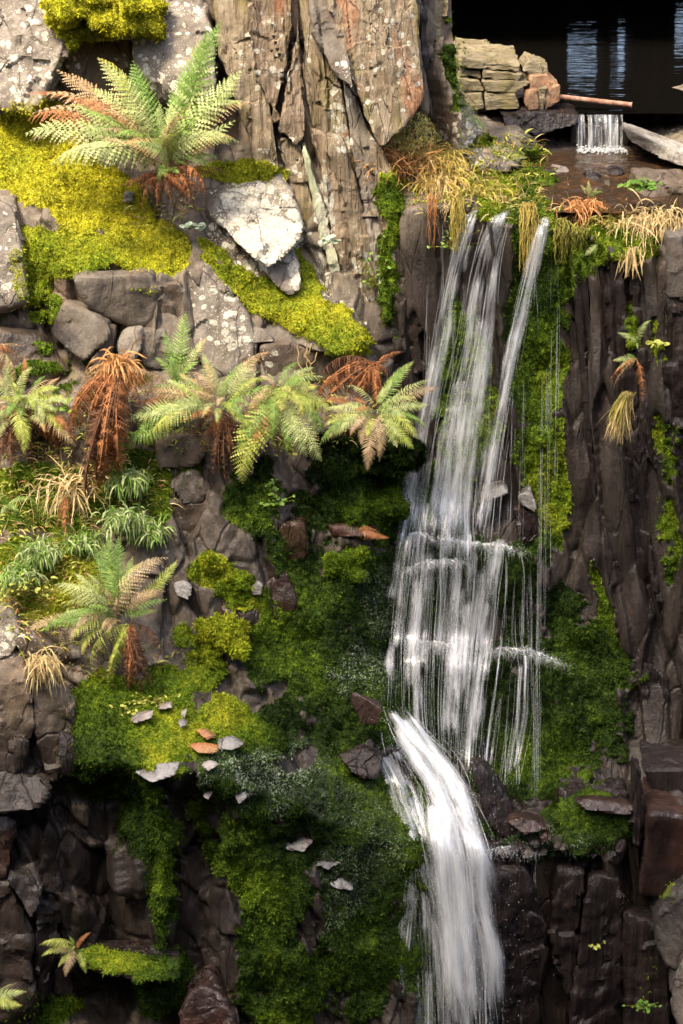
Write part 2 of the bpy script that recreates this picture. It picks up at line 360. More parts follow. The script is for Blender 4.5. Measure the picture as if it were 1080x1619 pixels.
M['fern_dead'] = leaf('dead_fern', (.27, .10, .035), (.40, .17, .06), (.20, .07, .03), tr=.2, rough=.8)
M['fern_dark'] = leaf('dead_dark_fern', (.09, .04, .02), (.16, .07, .03), None, tr=.15, rough=.9)
M['straw'] = leaf('straw', (.50, .36, .15), (.62, .48, .24), None, tr=.3, rough=.7)
M['gold'] = leaf('golden_grass', (.42, .34, .07), (.55, .40, .10), None, tr=.35, rough=.7)
M['rustgrass'] = leaf('rusty_grass', (.48, .18, .06), (.55, .30, .11), None, tr=.3, rough=.7)
M['olivegrass'] = leaf('olive_grass', (.20, .20, .03), (.32, .27, .05), None, tr=.35, rough=.7)
M['herb'] = leaf('herb_leaf', (.12, .26, .03), (.26, .40, .06), None, tr=.4)
M['herb_y'] = leaf('yellow_herb_leaf', (.36, .42, .05), (.50, .50, .10), None, tr=.4)
M['heath'] = leaf('heath_leaf', (.46, .40, .09), (.62, .56, .20), None, tr=.35, rough=.7)
M['strap'] = leaf('strap_leaf', (.20, .27, .09), (.36, .42, .18), None, tr=.3)
M['twig'] = leaf('twig', (.10, .06, .03), (.17, .11, .06), None, tr=0, rough=.9)
M['paleleaf'] = leaf('pale_leaf', (.42, .52, .34), (.55, .62, .45), None, tr=.3)

# ------------------------------------------------------------------ cliff sheets: stations across, (py, depth) down each
def loft(name, stations, nc, step=.0105, disp=1.0, mat='cliff', top_clip=None, smooth=3, kind='structure', vert=1.0):
    pxs = np.array([s[0] for s in stations], float)
    K = len(stations[0][1])
    ctl = np.array([[(p, y) for p, y in s[1]] for s in stations], float)      # S,K,2
    cols = np.linspace(pxs[0], pxs[-1], nc)
    py = np.stack([np.interp(cols, pxs, ctl[:, k, 0]) for k in range(K)], 1)
    yy = np.stack([np.interp(cols, pxs, ctl[:, k, 1]) for k in range(K)], 1)
    ker = np.hanning(max(5, nc // 14) | 1); ker /= ker.sum(); h = len(ker) // 2
    for A in (py, yy):
        for k in range(K): A[:, k] = np.convolve(np.pad(A[:, k], h, 'edge'), ker, 'valid')
    W = P(cols[:, None] + 0 * py, py, yy)                                     # nc,K,3
    out = []
    for k in range(K - 1):
        L = np.linalg.norm(W[:, k + 1] - W[:, k], axis=1).max(); n = max(2, int(L / step))
        f = (np.arange(n) / n)[:, None, None]
        out.append(W[None, :, k] * (1 - f) + W[None, :, k + 1] * f)
    out.append(W[None, :, K - 1])
    G = np.concatenate(out)                                                   # rows, cols, 3
    for _ in range(smooth):                                                   # soften the control polygon
        G[1:-1] = .25 * G[:-2] + .5 * G[1:-1] + .25 * G[2:]
    nr = len(G); F = grid_faces(nr, nc); V = G.reshape(-1, 3).copy()
    N0, _ = normals(V, F); NG = N0.reshape(nr, nc, 3).copy()
    for ax, wn_ in ((0, 41), (1, 17)):                                         # push along softened normals so concave steps do not fold
        kr = np.hanning(wn_); kr /= kr.sum()
        NG = np.apply_along_axis(lambda a: np.convolve(np.pad(a, wn_ // 2, 'edge'), kr, 'valid'), ax, NG)
    ND = NG.reshape(-1, 3); ND /= np.linalg.norm(ND, axis=1)[:, None] + 1e-9
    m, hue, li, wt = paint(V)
    steep = np.clip(1 - np.abs(N0[:, 2]) * 1.2, 0, 1)
    Vw = V + (.05 if vert == 1 else .015) * np.stack([fbm(V, 3, 3, s) for s in (71, 72, 73)], -1)
    lean = Vw.copy(); lean[:, 0] += .12 * Vw[:, 2]
    zs = np.array([1, 1, vert])
    c1, e1, t1 = cells(lean * zs, (3.6, 1.6, 1.3), 5, True); c2, e2, t2 = cells(lean * zs, (8, 4, 3.4), 9, True)
    blocks = (c1 - .5) * .15 + (c2 - .5) * .06 + t1 * .22 + t2 * .10 - .03 * (1 - sstep(0, .10, e1)) - .014 * (1 - sstep(0, .12, e2))
    rough = fbm(V * np.array([1, 1, .6 * vert]), 16, 4, 3) * .011 + fbm(V, 1.6, 2, 4) * .07
    lum = (fbm(V, 13, 3, 81) * .6 + .5) * .034 + fbm(V, 5, 2, 83) * .045 + fbm(V, 45, 2, 85) * .016
    D = disp * (blocks * (1 - .75 * m) * (.35 + .65 * steep) * 1.0) * 1.0
    DG = D.reshape(nr, nc)
    for _ in range(1):                                                         # keep steps between blocks from aliasing on the grid
        DG = np.pad(DG, 1, 'edge'); DG = .25 * DG[:-2] + .5 * DG[1:-1] + .25 * DG[2:]; DG = .25 * DG[:, :-2] + .5 * DG[:, 1:-1] + .25 * DG[:, 2:]
    D = DG.ravel() + disp * rough * (1 - .4 * m) + lum * m
    V = V + ND * D[:, None] * np.array([1, 1, .8])
    N, ar = normals(V, F)
    SCATTER.append((V, N, ar, m, hue))
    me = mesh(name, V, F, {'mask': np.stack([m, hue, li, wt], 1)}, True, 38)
    o = obj(name, me, M[mat]); setp(o, kind=kind)
    return o

LEFT = [(-220, [(-200, .95), (165, .8), (300, .4), (410, .2), (560, .15), (640, -.15), (780, -.3), (850, -.55), (950, -.75), (1045, -1.0), (1230, -1.15), (1760, -1.2)]),
    (0, [(-200, .9), (165, .75), (300, .35), (410, .15), (560, .1), (640, -.2), (780, -.35), (850, -.6), (950, -.8), (1045, -1.1), (1230, -1.25), (1760, -1.3)]),
    (100, [(-200, .9), (165, .75), (310, .3), (425, .0), (580, 0), (640, -.32), (770, -.42), (860, -.66), (955, -.88), (1055, -1.12), (1200, -1.28), (1760, -1.3)]),
    (150, [(-200, .9), (165, .75), (310, .3), (425, .0), (580, -.02), (640, -.35), (760, -.45), (860, -.7), (960, -.9), (1065, -1.1), (1200, -1.5), (1760, -1.3)]),
    (300, [(-200, .85), (200, .7), (300, .4), (420, .1), (570, 0), (660, -.3), (760, -.4), (880, -.6), (1000, -.72), (1075, -.95), (1220, -1.55), (1760, -1.38)]),
    (450, [(-200, .6), (250, .45), (400, .2), (520, .05), (575, -.05), (690, -.2), (790, -.35), (900, -.5), (1030, -.65), (1165, -.9), (1265, -1.42), (1760, -1.38)]),
    (560, [(-200, .45), (250, .4), (450, .2), (540, .05), (600, -.02), (690, -.3), (790, -.35), (900, -.42), (1030, -.6), (1170, -.8), (1330, -1.25), (1760, -1.27)]),
    (640, [(-200, .5), (250, .45), (450, .3), (560, .15), (620, .1), (700, .0), (800, -.05), (900, -.2), (1030, -.35), (1160, -.62), (1330, -1.15), (1760, -1.17)]),
    (720, [(-200, .7), (250, .6), (450, .45), (560, .4), (620, .35), (700, .3), (800, .25), (900, .15), (1030, -.02), (1160, -.3), (1330, -.95), (1760, -1.0)])]
FALL = [(560, [(316, .75), (340, .45), (560, .42), (790, .35), (860, .25), (1010, .1), (1050, -.05), (1150, -.3), (1230, -.6), (1340, -.95), (1760, -1.0)]),
    (620, [(312, .5), (334, .2), (560, .18), (785, .08), (860, -.1), (1008, -.2), (1045, -.35), (1150, -.5), (1230, -.75), (1338, -1.0), (1760, -1.05)]),
    (700, [(310, .4), (330, .08), (560, .08), (785, .02), (862, -.14), (1005, -.21), (1040, -.38), (1170, -.5), (1270, -.78), (1338, -1.0), (1760, -1.0)]),
    (760, [(308, .4), (328, .05), (560, .05), (790, .0), (868, -.15), (1015, -.22), (1050, -.38), (1180, -.5), (1290, -.75), (1335, -1.0), (1760, -.98)]),
    (880, [(318, .4), (345, .0), (560, .0), (800, -.05), (885, -.12), (1030, -.22), (1060, -.3), (1180, -.42), (1280, -.6), (1330, -.98), (1760, -.95)]),
    (960, [(325, .4), (365, -.05), (560, -.08), (800, -.12), (900, -.15), (1040, -.2), (1100, -.25), (1180, -.35), (1262, -.5), (1300, -.97), (1760, -.95)]),
    (1080, [(335, .4), (380, -.15), (560, -.2), (800, -.25), (900, -.28), (1040, -.3), (1100, -.35), (1190, -.4), (1232, -.55), (1268, -1.0), (1760, -1.05)]),
    (1300, [(335, .3), (390, -.3), (560, -.35), (800, -.4), (900, -.45), (1040, -.5), (1100, -.55), (1190, -.6), (1232, -.75), (1268, -1.1), (1760, -1.15)])]
BANK = [(540, [(60, 2.3), (150, 1.4), (210, .95), (265, .55), (305, .33), (345, .22)]),
    (640, [(60, 2.5), (150, 1.5), (205, 1.0), (260, .6), (300, .3), (338, .12)]),
    (720, [(90, 2.6), (155, 1.6), (205, 1.1), (255, .7), (295, .35), (333, .08)]),
    (790, [(110, 2.6), (172, 1.65), (215, 1.25), (262, .85), (295, .4), (332, .08)]),
    (830, [(130, 2.4), (190, 1.6), (232, 1.25), (270, .9), (300, .45), (335, .08)]),
    (870, [(150, 2.4), (212, 1.6), (246, 1.3), (285, .9), (315, .4), (342, .05)]),
    (985, [(150, 2.4), (215, 1.6), (250, 1.3), (290, .9), (325, .4), (358, .02)]),
    (1030, [(150, 2.4), (212, 1.6), (246, 1.3), (285, .9), (318, .35), (368, -.05)]),
    (1100, [(130, 2.4), (190, 1.6), (230, 1.3), (270, .9), (318, .3), (378, -.15)]),
    (1300, [(110, 2.4), (170, 1.6), (215, 1.3), (255, .9), (305, .25), (385, -.28)])]
def undercut(rows, cut):
    r = list(rows); p, y = r[10]; return r[:11] + [(p + 60, y + cut)] + [(r[11][0], r[11][1] + cut * .8)]
def left_at(px):
    xs = [s[0] for s in LEFT]
    return [tuple(float(np.interp(px, xs, [s[1][k][c] for s in LEFT])) for c in (0, 1)) for k in range(12)]
LEFT = [(px, undercut(left_at(px), c)) for px, c in [(-220, .0), (0, .0), (100, .05), (135, .25), (160, .42), (195, .4), (215, .12), (272, .06), (292, .3), (325, .3), (345, .08), (450, .05), (560, .02), (640, .02), (720, .02)]]
cl_left = loft('cliff', LEFT, 430)
cl_fall = loft('cliff_face', FALL, 400, vert=.3)
bank = loft('stream_bank', BANK, 330, disp=.45)

# ------------------------------------------------------------------ rocks: convex blocks cut by the outline seen in front, worn edges, chipped faces
def cubegrid(nx, ny, nz):
    out = []; fs = []; base = 0
    for ax in range(3):
        n = [nx, ny, nz]; a, b = [(1, 2), (2, 0), (0, 1)][ax]
        ua = np.linspace(-1, 1, n[a] + 1); ub = np.linspace(-1, 1, n[b] + 1)
        A, B = np.meshgrid(ua, ub)
        for sgn in (1, -1):
            p = np.zeros((A.size, 3)); p[:, ax] = sgn; p[:, a] = A.ravel(); p[:, b] = B.ravel()
            f = grid_faces(len(ub), len(ua)) + base
            fs.append(f[:, ::-1] if sgn > 0 else f); out.append(p); base += len(p)
    p = np.concatenate(out); f = np.concatenate(fs)
    key = np.round(p, 5); u, inv = np.unique(key, axis=0, return_inverse=True)
    return u, inv.ravel()[f]

def block_geo(outline, y, d, tilt=(0, 0), seed=0, res=.022, rough=.012, chips=3, soft=14, shrink=.06, cuts=(), strat=0.0, dims=None):
    o = np.array(outline, float); c2 = o.mean(0)
    nf = np.array([tilt[0], -1.0, tilt[1]]); nf /= np.linalg.norm(nf)
    c0 = P(c2[0], c2[1], y)
    R = FW * FPX + (o[:, :1] - 540) * np.array([1, 0, 0]) + (809.5 - o[:, 1:]) * UP
    tt = ((c0 - CAM) @ nf) / (R @ nf); A = CAM + R * tt[:, None]
    ctr = c0 + np.array([0, d * .5, 0])
    pl = [(nf, c0), (np.array([0, 1.0, 0]), c0 + np.array([0, d, 0]))]
    for i in range(len(A)):
        a, b = A[i], A[(i + 1) % len(A)]; mid = (a + b) / 2
        back = np.array([0, 1.0, 0]) + shrink * (c0 - mid) / max(np.linalg.norm(c0 - mid), 1e-6)
        n = np.cross(b - a, back); n /= np.linalg.norm(n) + 1e-12
        if n @ (mid - ctr) < 0: n = -n
        pl.append((n, a))
    r = np.random.default_rng(seed + 100)
    S = np.maximum(np.abs(np.concatenate([A, A + np.array([0, d, 0])]) - ctr).max(0), .01)
    for (px_, py_, nv) in cuts:
        n = np.array(nv, float); n /= np.linalg.norm(n); pl.append((n, P(px_, py_, y)))
    for _ in range(chips):
        n = r.normal(size=3) * np.array([1, .8, 1]); n[1] = -abs(n[1]); n /= np.linalg.norm(n)
        ext = max(((A - ctr) @ n).max(), .02)
        pl.append((n, ctr + n * ext * r.uniform(.74, .93)))
    n3 = [int(np.clip(2 * s / res, 4, 110)) for s in S]
    p, F = cubegrid(*n3)
    inv = np.zeros((len(p), len(pl)))
    for k, (n, a) in enumerate(pl):
        h = max(n @ (a - ctr), .004); inv[:, k] = np.maximum((p * S) @ n, 0) / h
    q = (inv ** soft).sum(1) ** (1 / soft)
    V = ctr + S * p / q[:, None]
    N, _ = normals(V, F)
    fc, fe, ft = cells(V + .02 * np.stack([fbm(V, 9, 2, s) for s in (1, 2, 3)], -1), (8, 8, 8), seed + 50, True)
    V = V + N * (rough * (fbm(V, 5, 2, seed) * .7 + .4 * fbm(V, 30, 3, seed + 3) + (fc - .5) * .9 + ft * 1.8))[:, None]
    if strat:                                                                  # upright cleavage: ribs and steps running down the face
        Q = V * np.array([1, .4, 1]); Q[:, 0] += .12 * V[:, 2]
        rib = fbm(Q, (24, 5, .14), 4, 301); stp, ed, tl = cells(Q, (9, 1, .4), 305, True)
        V = V + N * np.array([1, 1, .2]) * (rib * strat * 1.5 + (stp - .5) * strat * 4.5 + tl * strat * 6 - strat * 1.2 * (1 - sstep(0, .08, ed)))[:, None]
    return V, F

def block(name, outline, y, d, mat='block', label=None, cat='rock', group=None, parent=None, moss=1.0, kind=None, sharp=33, ret=False, **k):
    k.setdefault('seed', int(outline[0][0] * 7 + outline[0][1] * 3) % 9973)
    V, F = block_geo(outline, y, d, **k)
    N, ar = normals(V, F)
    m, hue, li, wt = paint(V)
    m = m * moss
    if moss > 0: 
        V = V + N * (m * (.012 + .02 * (fbm(V, 16, 3, 81) * .6 + .5)))[:, None]
        SCATTER.append((V, N, ar, m, hue))
    loc = np.array([V[:, 0].mean(), V[:, 1].mean(), V[:, 2].min()])
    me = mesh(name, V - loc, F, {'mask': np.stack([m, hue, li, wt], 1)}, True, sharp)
    o = obj(name, me, M[mat], loc=loc)
    if parent is not None:
        o.parent = parent; o.location = Vector(loc) - parent.location
        if label: o['label'] = label
    else: setp(o, label, cat, group, kind)
    return o

# ------------------------------------------------------------------ pool, walls added for its reflection, stream, cascade
def water_mat(name, base, rough, waves, wscale, stretch=(1, 1, 1), brown_patches=False):
    t = NT(name); v = t.map(stretch)
    h = t.math('ADD', t.noise(wscale, 3, .5, v), t.math('MULTIPLY', t.noise(wscale * 3.1, 2, .5, v), .35))
    col = base
    if brown_patches: col = t.mix(t.step(.5, .7, t.noise(9, 4)), base, (.07, .035, .015))  # brown of the stream bed in random patches
    t.bsdf(Base_Color=col, Roughness=rough, IOR=1.33, Specular_IOR_Level=.5, Normal=t.bump(h, waves, .05))
    return t.m
M['pool'] = water_mat('pool_water', (.004, .0035, .003), .03, .04, 2.6, (.5, 2.8, 1))
M['stream'] = water_mat('stream_water', (.032, .02, .012), .08, .5, 7, (1, 1.5, 1), True)

def sheet(name, x0, x1, y0, y1, z, nx, ny, amp, mat, sc=6, zfun=None, kind='structure'):
    X, Y = np.meshgrid(np.linspace(x0, x1, nx), np.linspace(y1, y0, ny))
    V = np.stack([X.ravel(), Y.ravel(), np.full(X.size, z)], 1)
    if zfun is not None: V[:, 2] = zfun(V)
    V[:, 2] += amp * fbm(V, sc, 3, 91)
    return setp(obj(name, mesh(name, V, grid_faces(ny, nx)), M[mat]), kind=kind)

ZPOOL = PZ(945, 186, 2.05)[2]
sheet('pool_water', -2, 5.3, 1.46, 15.6, 2.05, 130, 260, .0008, 'pool', 2.5)
def zstream(V):
    return 1.835 - .075 * sstep(.75, .1, V[:, 1]) + .02 * fbm(V, (5, 8, 1), 3, 14) * sstep(1.3, .5, V[:, 1])
sheet('stream_water', .55, 2.3, .02, 1.62, 1.83, 160, 160, .003, 'stream', 12, zstream)

def unseen_rock_mat():
    t = NT('unseen_dark_rock'); g = t.map((2, 2, .7))
    c = t.mix(t.step(.4, .65, t.noise(1.5, 5, .6, g)), (.02, .015, .012), (.045, .034, .028))
    t.bsdf(Base_Color=c, Roughness=.8, Normal=t.bump(t.noise(3, 6, .6, g), .8, .1)); return t.m
M['unseen_rock'] = unseen_rock_mat()

def box_mesh(boxes):
    V = []; F = []
    for (x0, x1, y0, y1, z0, z1) in boxes:
        b = len(V)
        V += [(x0, y0, z0), (x1, y0, z0), (x1, y1, z0), (x0, y1, z0), (x0, y0, z1), (x1, y0, z1), (x1, y1, z1), (x0, y1, z1)]
        F += [(b, b + 3, b + 2, b + 1), (b + 4, b + 5, b + 6, b + 7), (b, b + 1, b + 5, b + 4), (b + 1, b + 2, b + 6, b + 5), (b + 2, b + 3, b + 7, b + 6), (b + 3, b, b + 4, b + 7)]
    return np.array(V, float), np.array(F)

def rough_wall(name, x0, x1, z0, z1, y, d, holes=(), step=.16, amp=.25, axis='y', kind='structure', seed=0, mat='unseen_rock'):
    """a thick rock wall with openings"""
    nx = int((x1 - x0) / step) + 1; nz = int((z1 - z0) / step) + 1
    X, Z = np.meshgrid(np.linspace(x0, x1, nx), np.linspace(z1, z0, nz))
    A = np.stack([X.ravel(), np.full(X.size, y), Z.ravel()], 1)
    nA = fbm(A, (.9, .9, .5), 4, seed)[:, None]
    keep = np.ones(X.size, bool)
    wob = .07 * fbm(A, 3, 3, seed + 5)
    for (hx, hz, hw, hh) in holes:
        keep &= ~((np.abs(A[:, 0] - hx) + wob < hw) & (np.abs(A[:, 2] - hz) + wob < hh))
    B = A + np.array([0, d, 0]); A = A + np.array([0, -1.0, 0]) * nA * amp * 2
    F = grid_faces(nz, nx); F = F[keep[F].all(1)]
    e = np.concatenate([F[:, [0, 1]], F[:, [1, 2]], F[:, [2, 3]], F[:, [3, 0]]])
    code = np.sort(e, 1) @ np.array([len(A), 1]); u, idx, cnt = np.unique(code, return_index=True, return_counts=True)
    be = e[idx[cnt == 1]]; n = len(A)
    side = np.stack([be[:, 1], be[:, 0], be[:, 0] + n, be[:, 1] + n], 1)
    V = np.concatenate([A, B]); F = np.concatenate([F, F[:, ::-1] + n, side])
    if axis == 'x': V = V[:, [1, 0, 2]] * np.array([1, 1, 1]); F = F[:, ::-1]
    return setp(obj(name, mesh(name, V, F, None, True, 40), M[mat]), kind=kind)

# unseen walls and roof added to steer the pool reflection: dark, with bright gaps
rough_wall('reflection_wall', -2.2, 6.5, 1.0, 9, 15.0, .8, [(2.76, 3.90, .17, .10), (3.18, 3.88, .06, .10), (2.85, 3.35, .10, .04), (3.9, 3.6, .08, .04)], seed=3, step=.08, amp=.1)
rough_wall('reflection_wall', 2.0, 16, 1.0, 9, -.9, -.7, seed=6, axis='x')
rough_wall('reflection_wall', 1.6, 16, 1.0, 9, 5.4, .8, seed=9, axis='x')
V, F = box_mesh([(-2, 6.3, 2.6, 15.6, 5.2, 6.4)])
setp(obj('reflection_roof', mesh('reflection_roof', V, F, None, False), M['unseen_rock']), kind='structure')

# unseen shadow caster added behind the camera, rim shaped to shade the lower cliff
def make_shade_wall():
    X, T = np.meshgrid(np.linspace(-36, 36, 120), np.linspace(0, 1, 70)); x = X.ravel(); t = T.ravel()
    top = RIM[0] + np.clip(RIM[1] * (x - RIM[2]), -9, 9); top = top * (1 - sstep(-11, -7, x)) + 12 * sstep(-11, -7, x) + .5 * fbm(np.stack([x, 0 * x, 0 * x], 1), .5, 4, 33)
    A = np.stack([x, np.full(x.size, -17.5), -8 + (top + 8) * (1 - t)], 1)
    A[:, 1] -= .8 + 1.2 * fbm(A, (.25, .25, .12), 5, 34) + 2.5 * (1 - t) ** 2
    B = A.copy(); B[:, 1] -= 4; n = len(A); F = grid_faces(70, 120)
    cap = np.stack([np.arange(119), np.arange(119) + n, np.arange(1, 120) + n, np.arange(1, 120)], 1)[:, ::-1]
    setp(obj('shade_wall', mesh('shade_wall', np.concatenate([A, B]), np.concatenate([F[:, ::-1], F + n, cap]), None, True, 40), M['shade_slate']), kind='structure')
RIM = (38.0, 1.75, -17.3)
M['shade_slate'] = M['unseen_rock'].copy(); M['shade_slate'].name = 'shade_wall_slate'
make_shade_wall()

# ------------------------------------------------------------------ upright slates, upper middle
top_slates = empty('slate_outcrop', P(500, 560, .2))
setp(top_slates, 'tall brown outcrop of upright slates beside the waterfall, streaked with rust and lichen', 'rock outcrop')
def slate(ol, y, d=.3, mat='plate', parent=top_slates, label=None, **k):
    k = dict(dict(res=.02, rough=.016, chips=0, soft=22, shrink=.0, strat=.006), **k)
    return block('slate', ol, y, d, mat, label, parent=parent, **k)
slate([(335, -60), (392, -60), (445, 270), (420, 300), (395, 230), (350, 100)], .42, tilt=(-.25, .15))
slate([(385, -60), (470, -60), (465, 30), (437, 205), (470, 290), (440, 300), (405, 180)], .36, mat='rusty', tilt=(-.05, .12))
slate([(470, 25), (478, 60), (486, 215), (470, 235), (437, 208)], .33, mat='rusty', tilt=(.1, .15), label='rust red slate face')
slate([(462, -60), (500, -60), (545, 160), (575, 330), (590, 500), (560, 480), (515, 300), (485, 190)], .33, tilt=(-.12, .1))
slate([(492, -60), (512, -60), (555, 105), (560, 145), (522, 110), (498, 45)], .28, tilt=(-.3, .5), mat='block')
slate([(560, 90), (575, 150), (570, 160), (540, 125)], .26, tilt=(-.2, .3), mat='pale')
slate([(505, -60), (655, -60), (672, 165), (600, 240), (560, 150), (522, 20)], .24, tilt=(.1, .28), mat='plate', res=.018)
slate([(525, 110), (562, 145), (600, 235), (625, 420), (612, 545), (595, 480), (570, 320)], .2, tilt=(-.1, .2), mat='pale')
slate([(420, 225), (475, 215), (500, 330), (530, 480), (505, 470), (465, 330), (440, 290)], .3, tilt=(-.05, .1))
slate([(474, 232), (487, 228), (515, 330), (555, 470), (552, 496), (532, 492), (507, 380)], .24, mat='mint', tilt=(.05, .1), label='pale mint green slate strip', strat=.002)
slate([(486, 200), (515, 215), (560, 350), (615, 540), (602, 560), (560, 500), (520, 360)], .2, tilt=(-.15, .05), mat='rusty')
slate([(515, 215), (545, 225), (590, 380), (632, 560), (612, 565), (570, 440)], .16, tilt=(.15, .1))
slate([(590, 225), (620, 270), (640, 420), (640, 560), (622, 565), (600, 410)], .13, tilt=(.2, .1))
slate([(630, 330), (650, 400), (672, 590), (642, 600), (638, 480)], .14, tilt=(-.1, 0), mat='brown')
slate([(655, -60), (676, -60), (676, 110), (668, 130)], .5, tilt=(.1, .1), mat='wetdark')
slate([(674, -60), (714, -60), (708, 60), (678, 115)], .62, tilt=(-.2, .1), mat='sand', label='mossy pillar at the dark pool edge')

# ------------------------------------------------------------------ slates of the dark wall beside the fall
wall_slates = empty('slate_buttress', P(1000, 1200, -.3))
setp(wall_slates, 'dark wet wall of upright purple slates to the east of the waterfall', 'rock wall')
def dslate(ol, y, mat='purple', d=.35, **k):
    k.setdefault('tilt', (0, .02))
    return slate(ol, y, d, mat, wall_slates, **k)
dslate([(905, 385), (935, 375), (958, 560), (968, 760), (985, 900), (950, 905), (928, 700)], -.13, tilt=(-.35, .03), rough=.008)
dslate([(930, 380), (968, 385), (990, 560), (1005, 760), (1015, 1000), (985, 1010), (965, 760), (952, 560)], -.15, tilt=(.15, .02), rough=.008)
dslate([(962, 395), (985, 392), (1010, 600), (1010, 700), (985, 640)], -.2, mat='wetdark')
dslate([(985, 400), (1010, 400), (1015, 560), (1005, 600)], -.17, mat='brown', tilt=(-.2, 0))
dslate([(1040, 430), (1065, 395), (1062, 530), (1040, 600)], -.25, mat='brown', tilt=(.12, .1), rough=.006)
dslate([(1058, 370), (1110, 375), (1110, 450), (1078, 480), (1060, 470)], -.28, mat='block', tilt=(.1, .2))
dslate([(1060, 470), (1120, 440), (1120, 830), (1070, 820), (1050, 640)], -.3, mat='wetdark', tilt=(.1, 0), rough=.02)
dslate([(1008, 548), (1052, 560), (1055, 700), (1025, 735), (1010, 660)], -.24, mat='brown', tilt=(-.15, .05))
dslate([(985, 720), (1030, 735), (1060, 860), (1070, 1060), (1020, 1090), (1000, 900)], -.22, mat='purple', tilt=(.2, .02))
dslate([(1000, 830), (1028, 845), (1050, 985), (1045, 1000), (1022, 900)], -.27, mat='purple', tilt=(-.5, 0), rough=.005)
dslate([(1050, 810), (1120, 815), (1120, 1170), (1060, 1160), (1075, 1000)], -.3, mat='wetdark', tilt=(-.1, .02), rough=.02)
dslate([(1010, 1040), (1055, 1070), (1060, 1180), (1020, 1210)], -.34, mat='purple', tilt=(-.2, .1))

# ------------------------------------------------------------------ rocks, top corner and mossy slope
G1 = 'lichened rocks above the mossy slope'
block('lichened_rock', [(-60, -60), (60, -60), (98, 0), (110, 70), (100, 150), (62, 205), (5, 175), (-60, 165)], .55, .5, 'pale', 'pale lichen covered rock standing at the top corner over yellow moss', group=G1, tilt=(-.2, .35), res=.02, rough=.02, moss=.5)
block('lichened_rock', [(205, 10), (235, -60), (300, -60), (338, 50), (345, 140), (305, 205), (235, 170), (205, 90)], .52, .5, 'pale', 'pale lichen covered rock behind the big arching fern', group=G1, tilt=(-.1, .45), res=.02, rough=.02, moss=.4)
block('dark_rock', [(95, 62), (215, 62), (225, 170), (160, 200), (110, 150)], .68, .3, 'brown', 'shaded rock in the gap under the yellow moss cushion', tilt=(0, .05), moss=.6)
block('lichened_rock', [(110, -60), (240, -60), (220, 60), (150, 70), (100, 45)], .6, .4, 'pale', 'lichened rock under the yellow moss cushion', group=G1, tilt=(0, .5), moss=.9)
block('white_boulder', [(328, 330), (346, 304), (440, 280), (460, 300), (480, 366), (462, 395), (425, 425), (372, 385)], .16, .5, 'pale', 'big white lichen covered boulder on the mossy slope below the upright slates', tilt=(-.12, .75), res=.014, rough=.02, moss=.15, chips=0, soft=30)
block('white_rock', [(400, 398), (452, 380), (474, 420), (478, 465), (455, 470), (438, 455)], .09, .3, 'pale', 'narrow white lichen tongue of stone below the white boulder', tilt=(-.1, .6), moss=0, chips=1)
block('mossy_slab', [(300, 440), (330, 368), (400, 395), (480, 440), (560, 500), (596, 545), (560, 575), (480, 555), (410, 538), (340, 480)], .1, .35, 'block', 'sloping grey slab patched with olive moss below the white boulder', tilt=(-.35, .85), res=.016, rough=.016)
block('lichened_slab', [(298, 428), (322, 415), (350, 445), (395, 500), (410, 540), (400, 600), (330, 610), (300, 540)], -.03, .3, 'pale', 'dark lichen speckled slab standing above the middle ferns', tilt=(-.12, .25), rough=.012, moss=.3, chips=2)
block('dark_block', [(405, 548), (450, 540), (535, 562), (545, 610), (410, 608)], -.08, .4, 'brown', 'dark block with rootlets under the lip of the mossy slab', tilt=(.1, -.1), rough=.008, moss=.3)
block('grey_stone', [(385, 520), (412, 518), (440, 540), (400, 548), (375, 545)], -.06, .2, 'pale', 'small pinkish grey stone at the lower tip of the mossy slab', tilt=(0, .6), moss=0)
G2 = 'slate blocks below the mossy slope'
block('slate_block', [(112, 440), (240, 432), (256, 458), (240, 520), (186, 522), (130, 482)], -.1, .4, 'block', 'large square slate block under the yellow moss edge', group=G2, tilt=(.15, -.06), rough=.008, moss=.35, chips=1)
block('slate_block', [(78, 532), (102, 474), (172, 510), (178, 535), (138, 578)], -.16, .35, 'block', 'grey leaning slate block under the large square block', group=G2, tilt=(-.5, .3), rough=.008, moss=.2, chips=1)
block('slate_block', [(140, 575), (174, 512), (186, 520), (180, 560), (160, 592)], -.17, .3, 'brown', 'tan edged slate wedge beside the grey leaning block', group=G2, tilt=(.5, .0), moss=0, chips=0)
block('slate_block', [(243, 452), (288, 444), (300, 500), (270, 528), (248, 515)], -.04, .4, 'brown', 'dark narrow slate block next to the lichen speckled slab', group=G2, tilt=(.2, -.05), moss=.3, chips=1)
block('slate_block', [(182, 545), (196, 522), (226, 517), (234, 540), (216, 578), (190, 572)], -.18, .2, 'pale', 'small rounded grey stone wedged between the slate blocks', group=G2, tilt=(-.2, .35), moss=0, soft=8)
block('slate_block', [(222, 520), (262, 520), (275, 560), (262, 590), (225, 580)], -.12, .25, 'block', 'grey block behind the green upright fern', group=G2, tilt=(.25, .1), moss=0)
block('slate_block', [(188, 480), (238, 470), (246, 530), (230, 545), (195, 545)], -.06, .3, 'brown', 'dark recessed slate face above the small rounded stone', group=G2, tilt=(-.2, -.1), moss=0)
G3 = 'rocks along the edge of the photograph'
block('lichened_rock', [(-60, 300), (22, 318), (36, 400), (42, 490), (20, 510), (-60, 500)], .02, .4, 'pale', 'grey lichened rock below the yellow moss at the photo edge', tilt=(-.1, .2), moss=.5)
block('dark_rock', [(-60, 520), (60, 530), (110, 590), (60, 610), (-60, 590)], -.1, .4, 'brown', 'dark cracked rock above the bright ferns at the photo edge', tilt=(.2, .3), moss=.8)

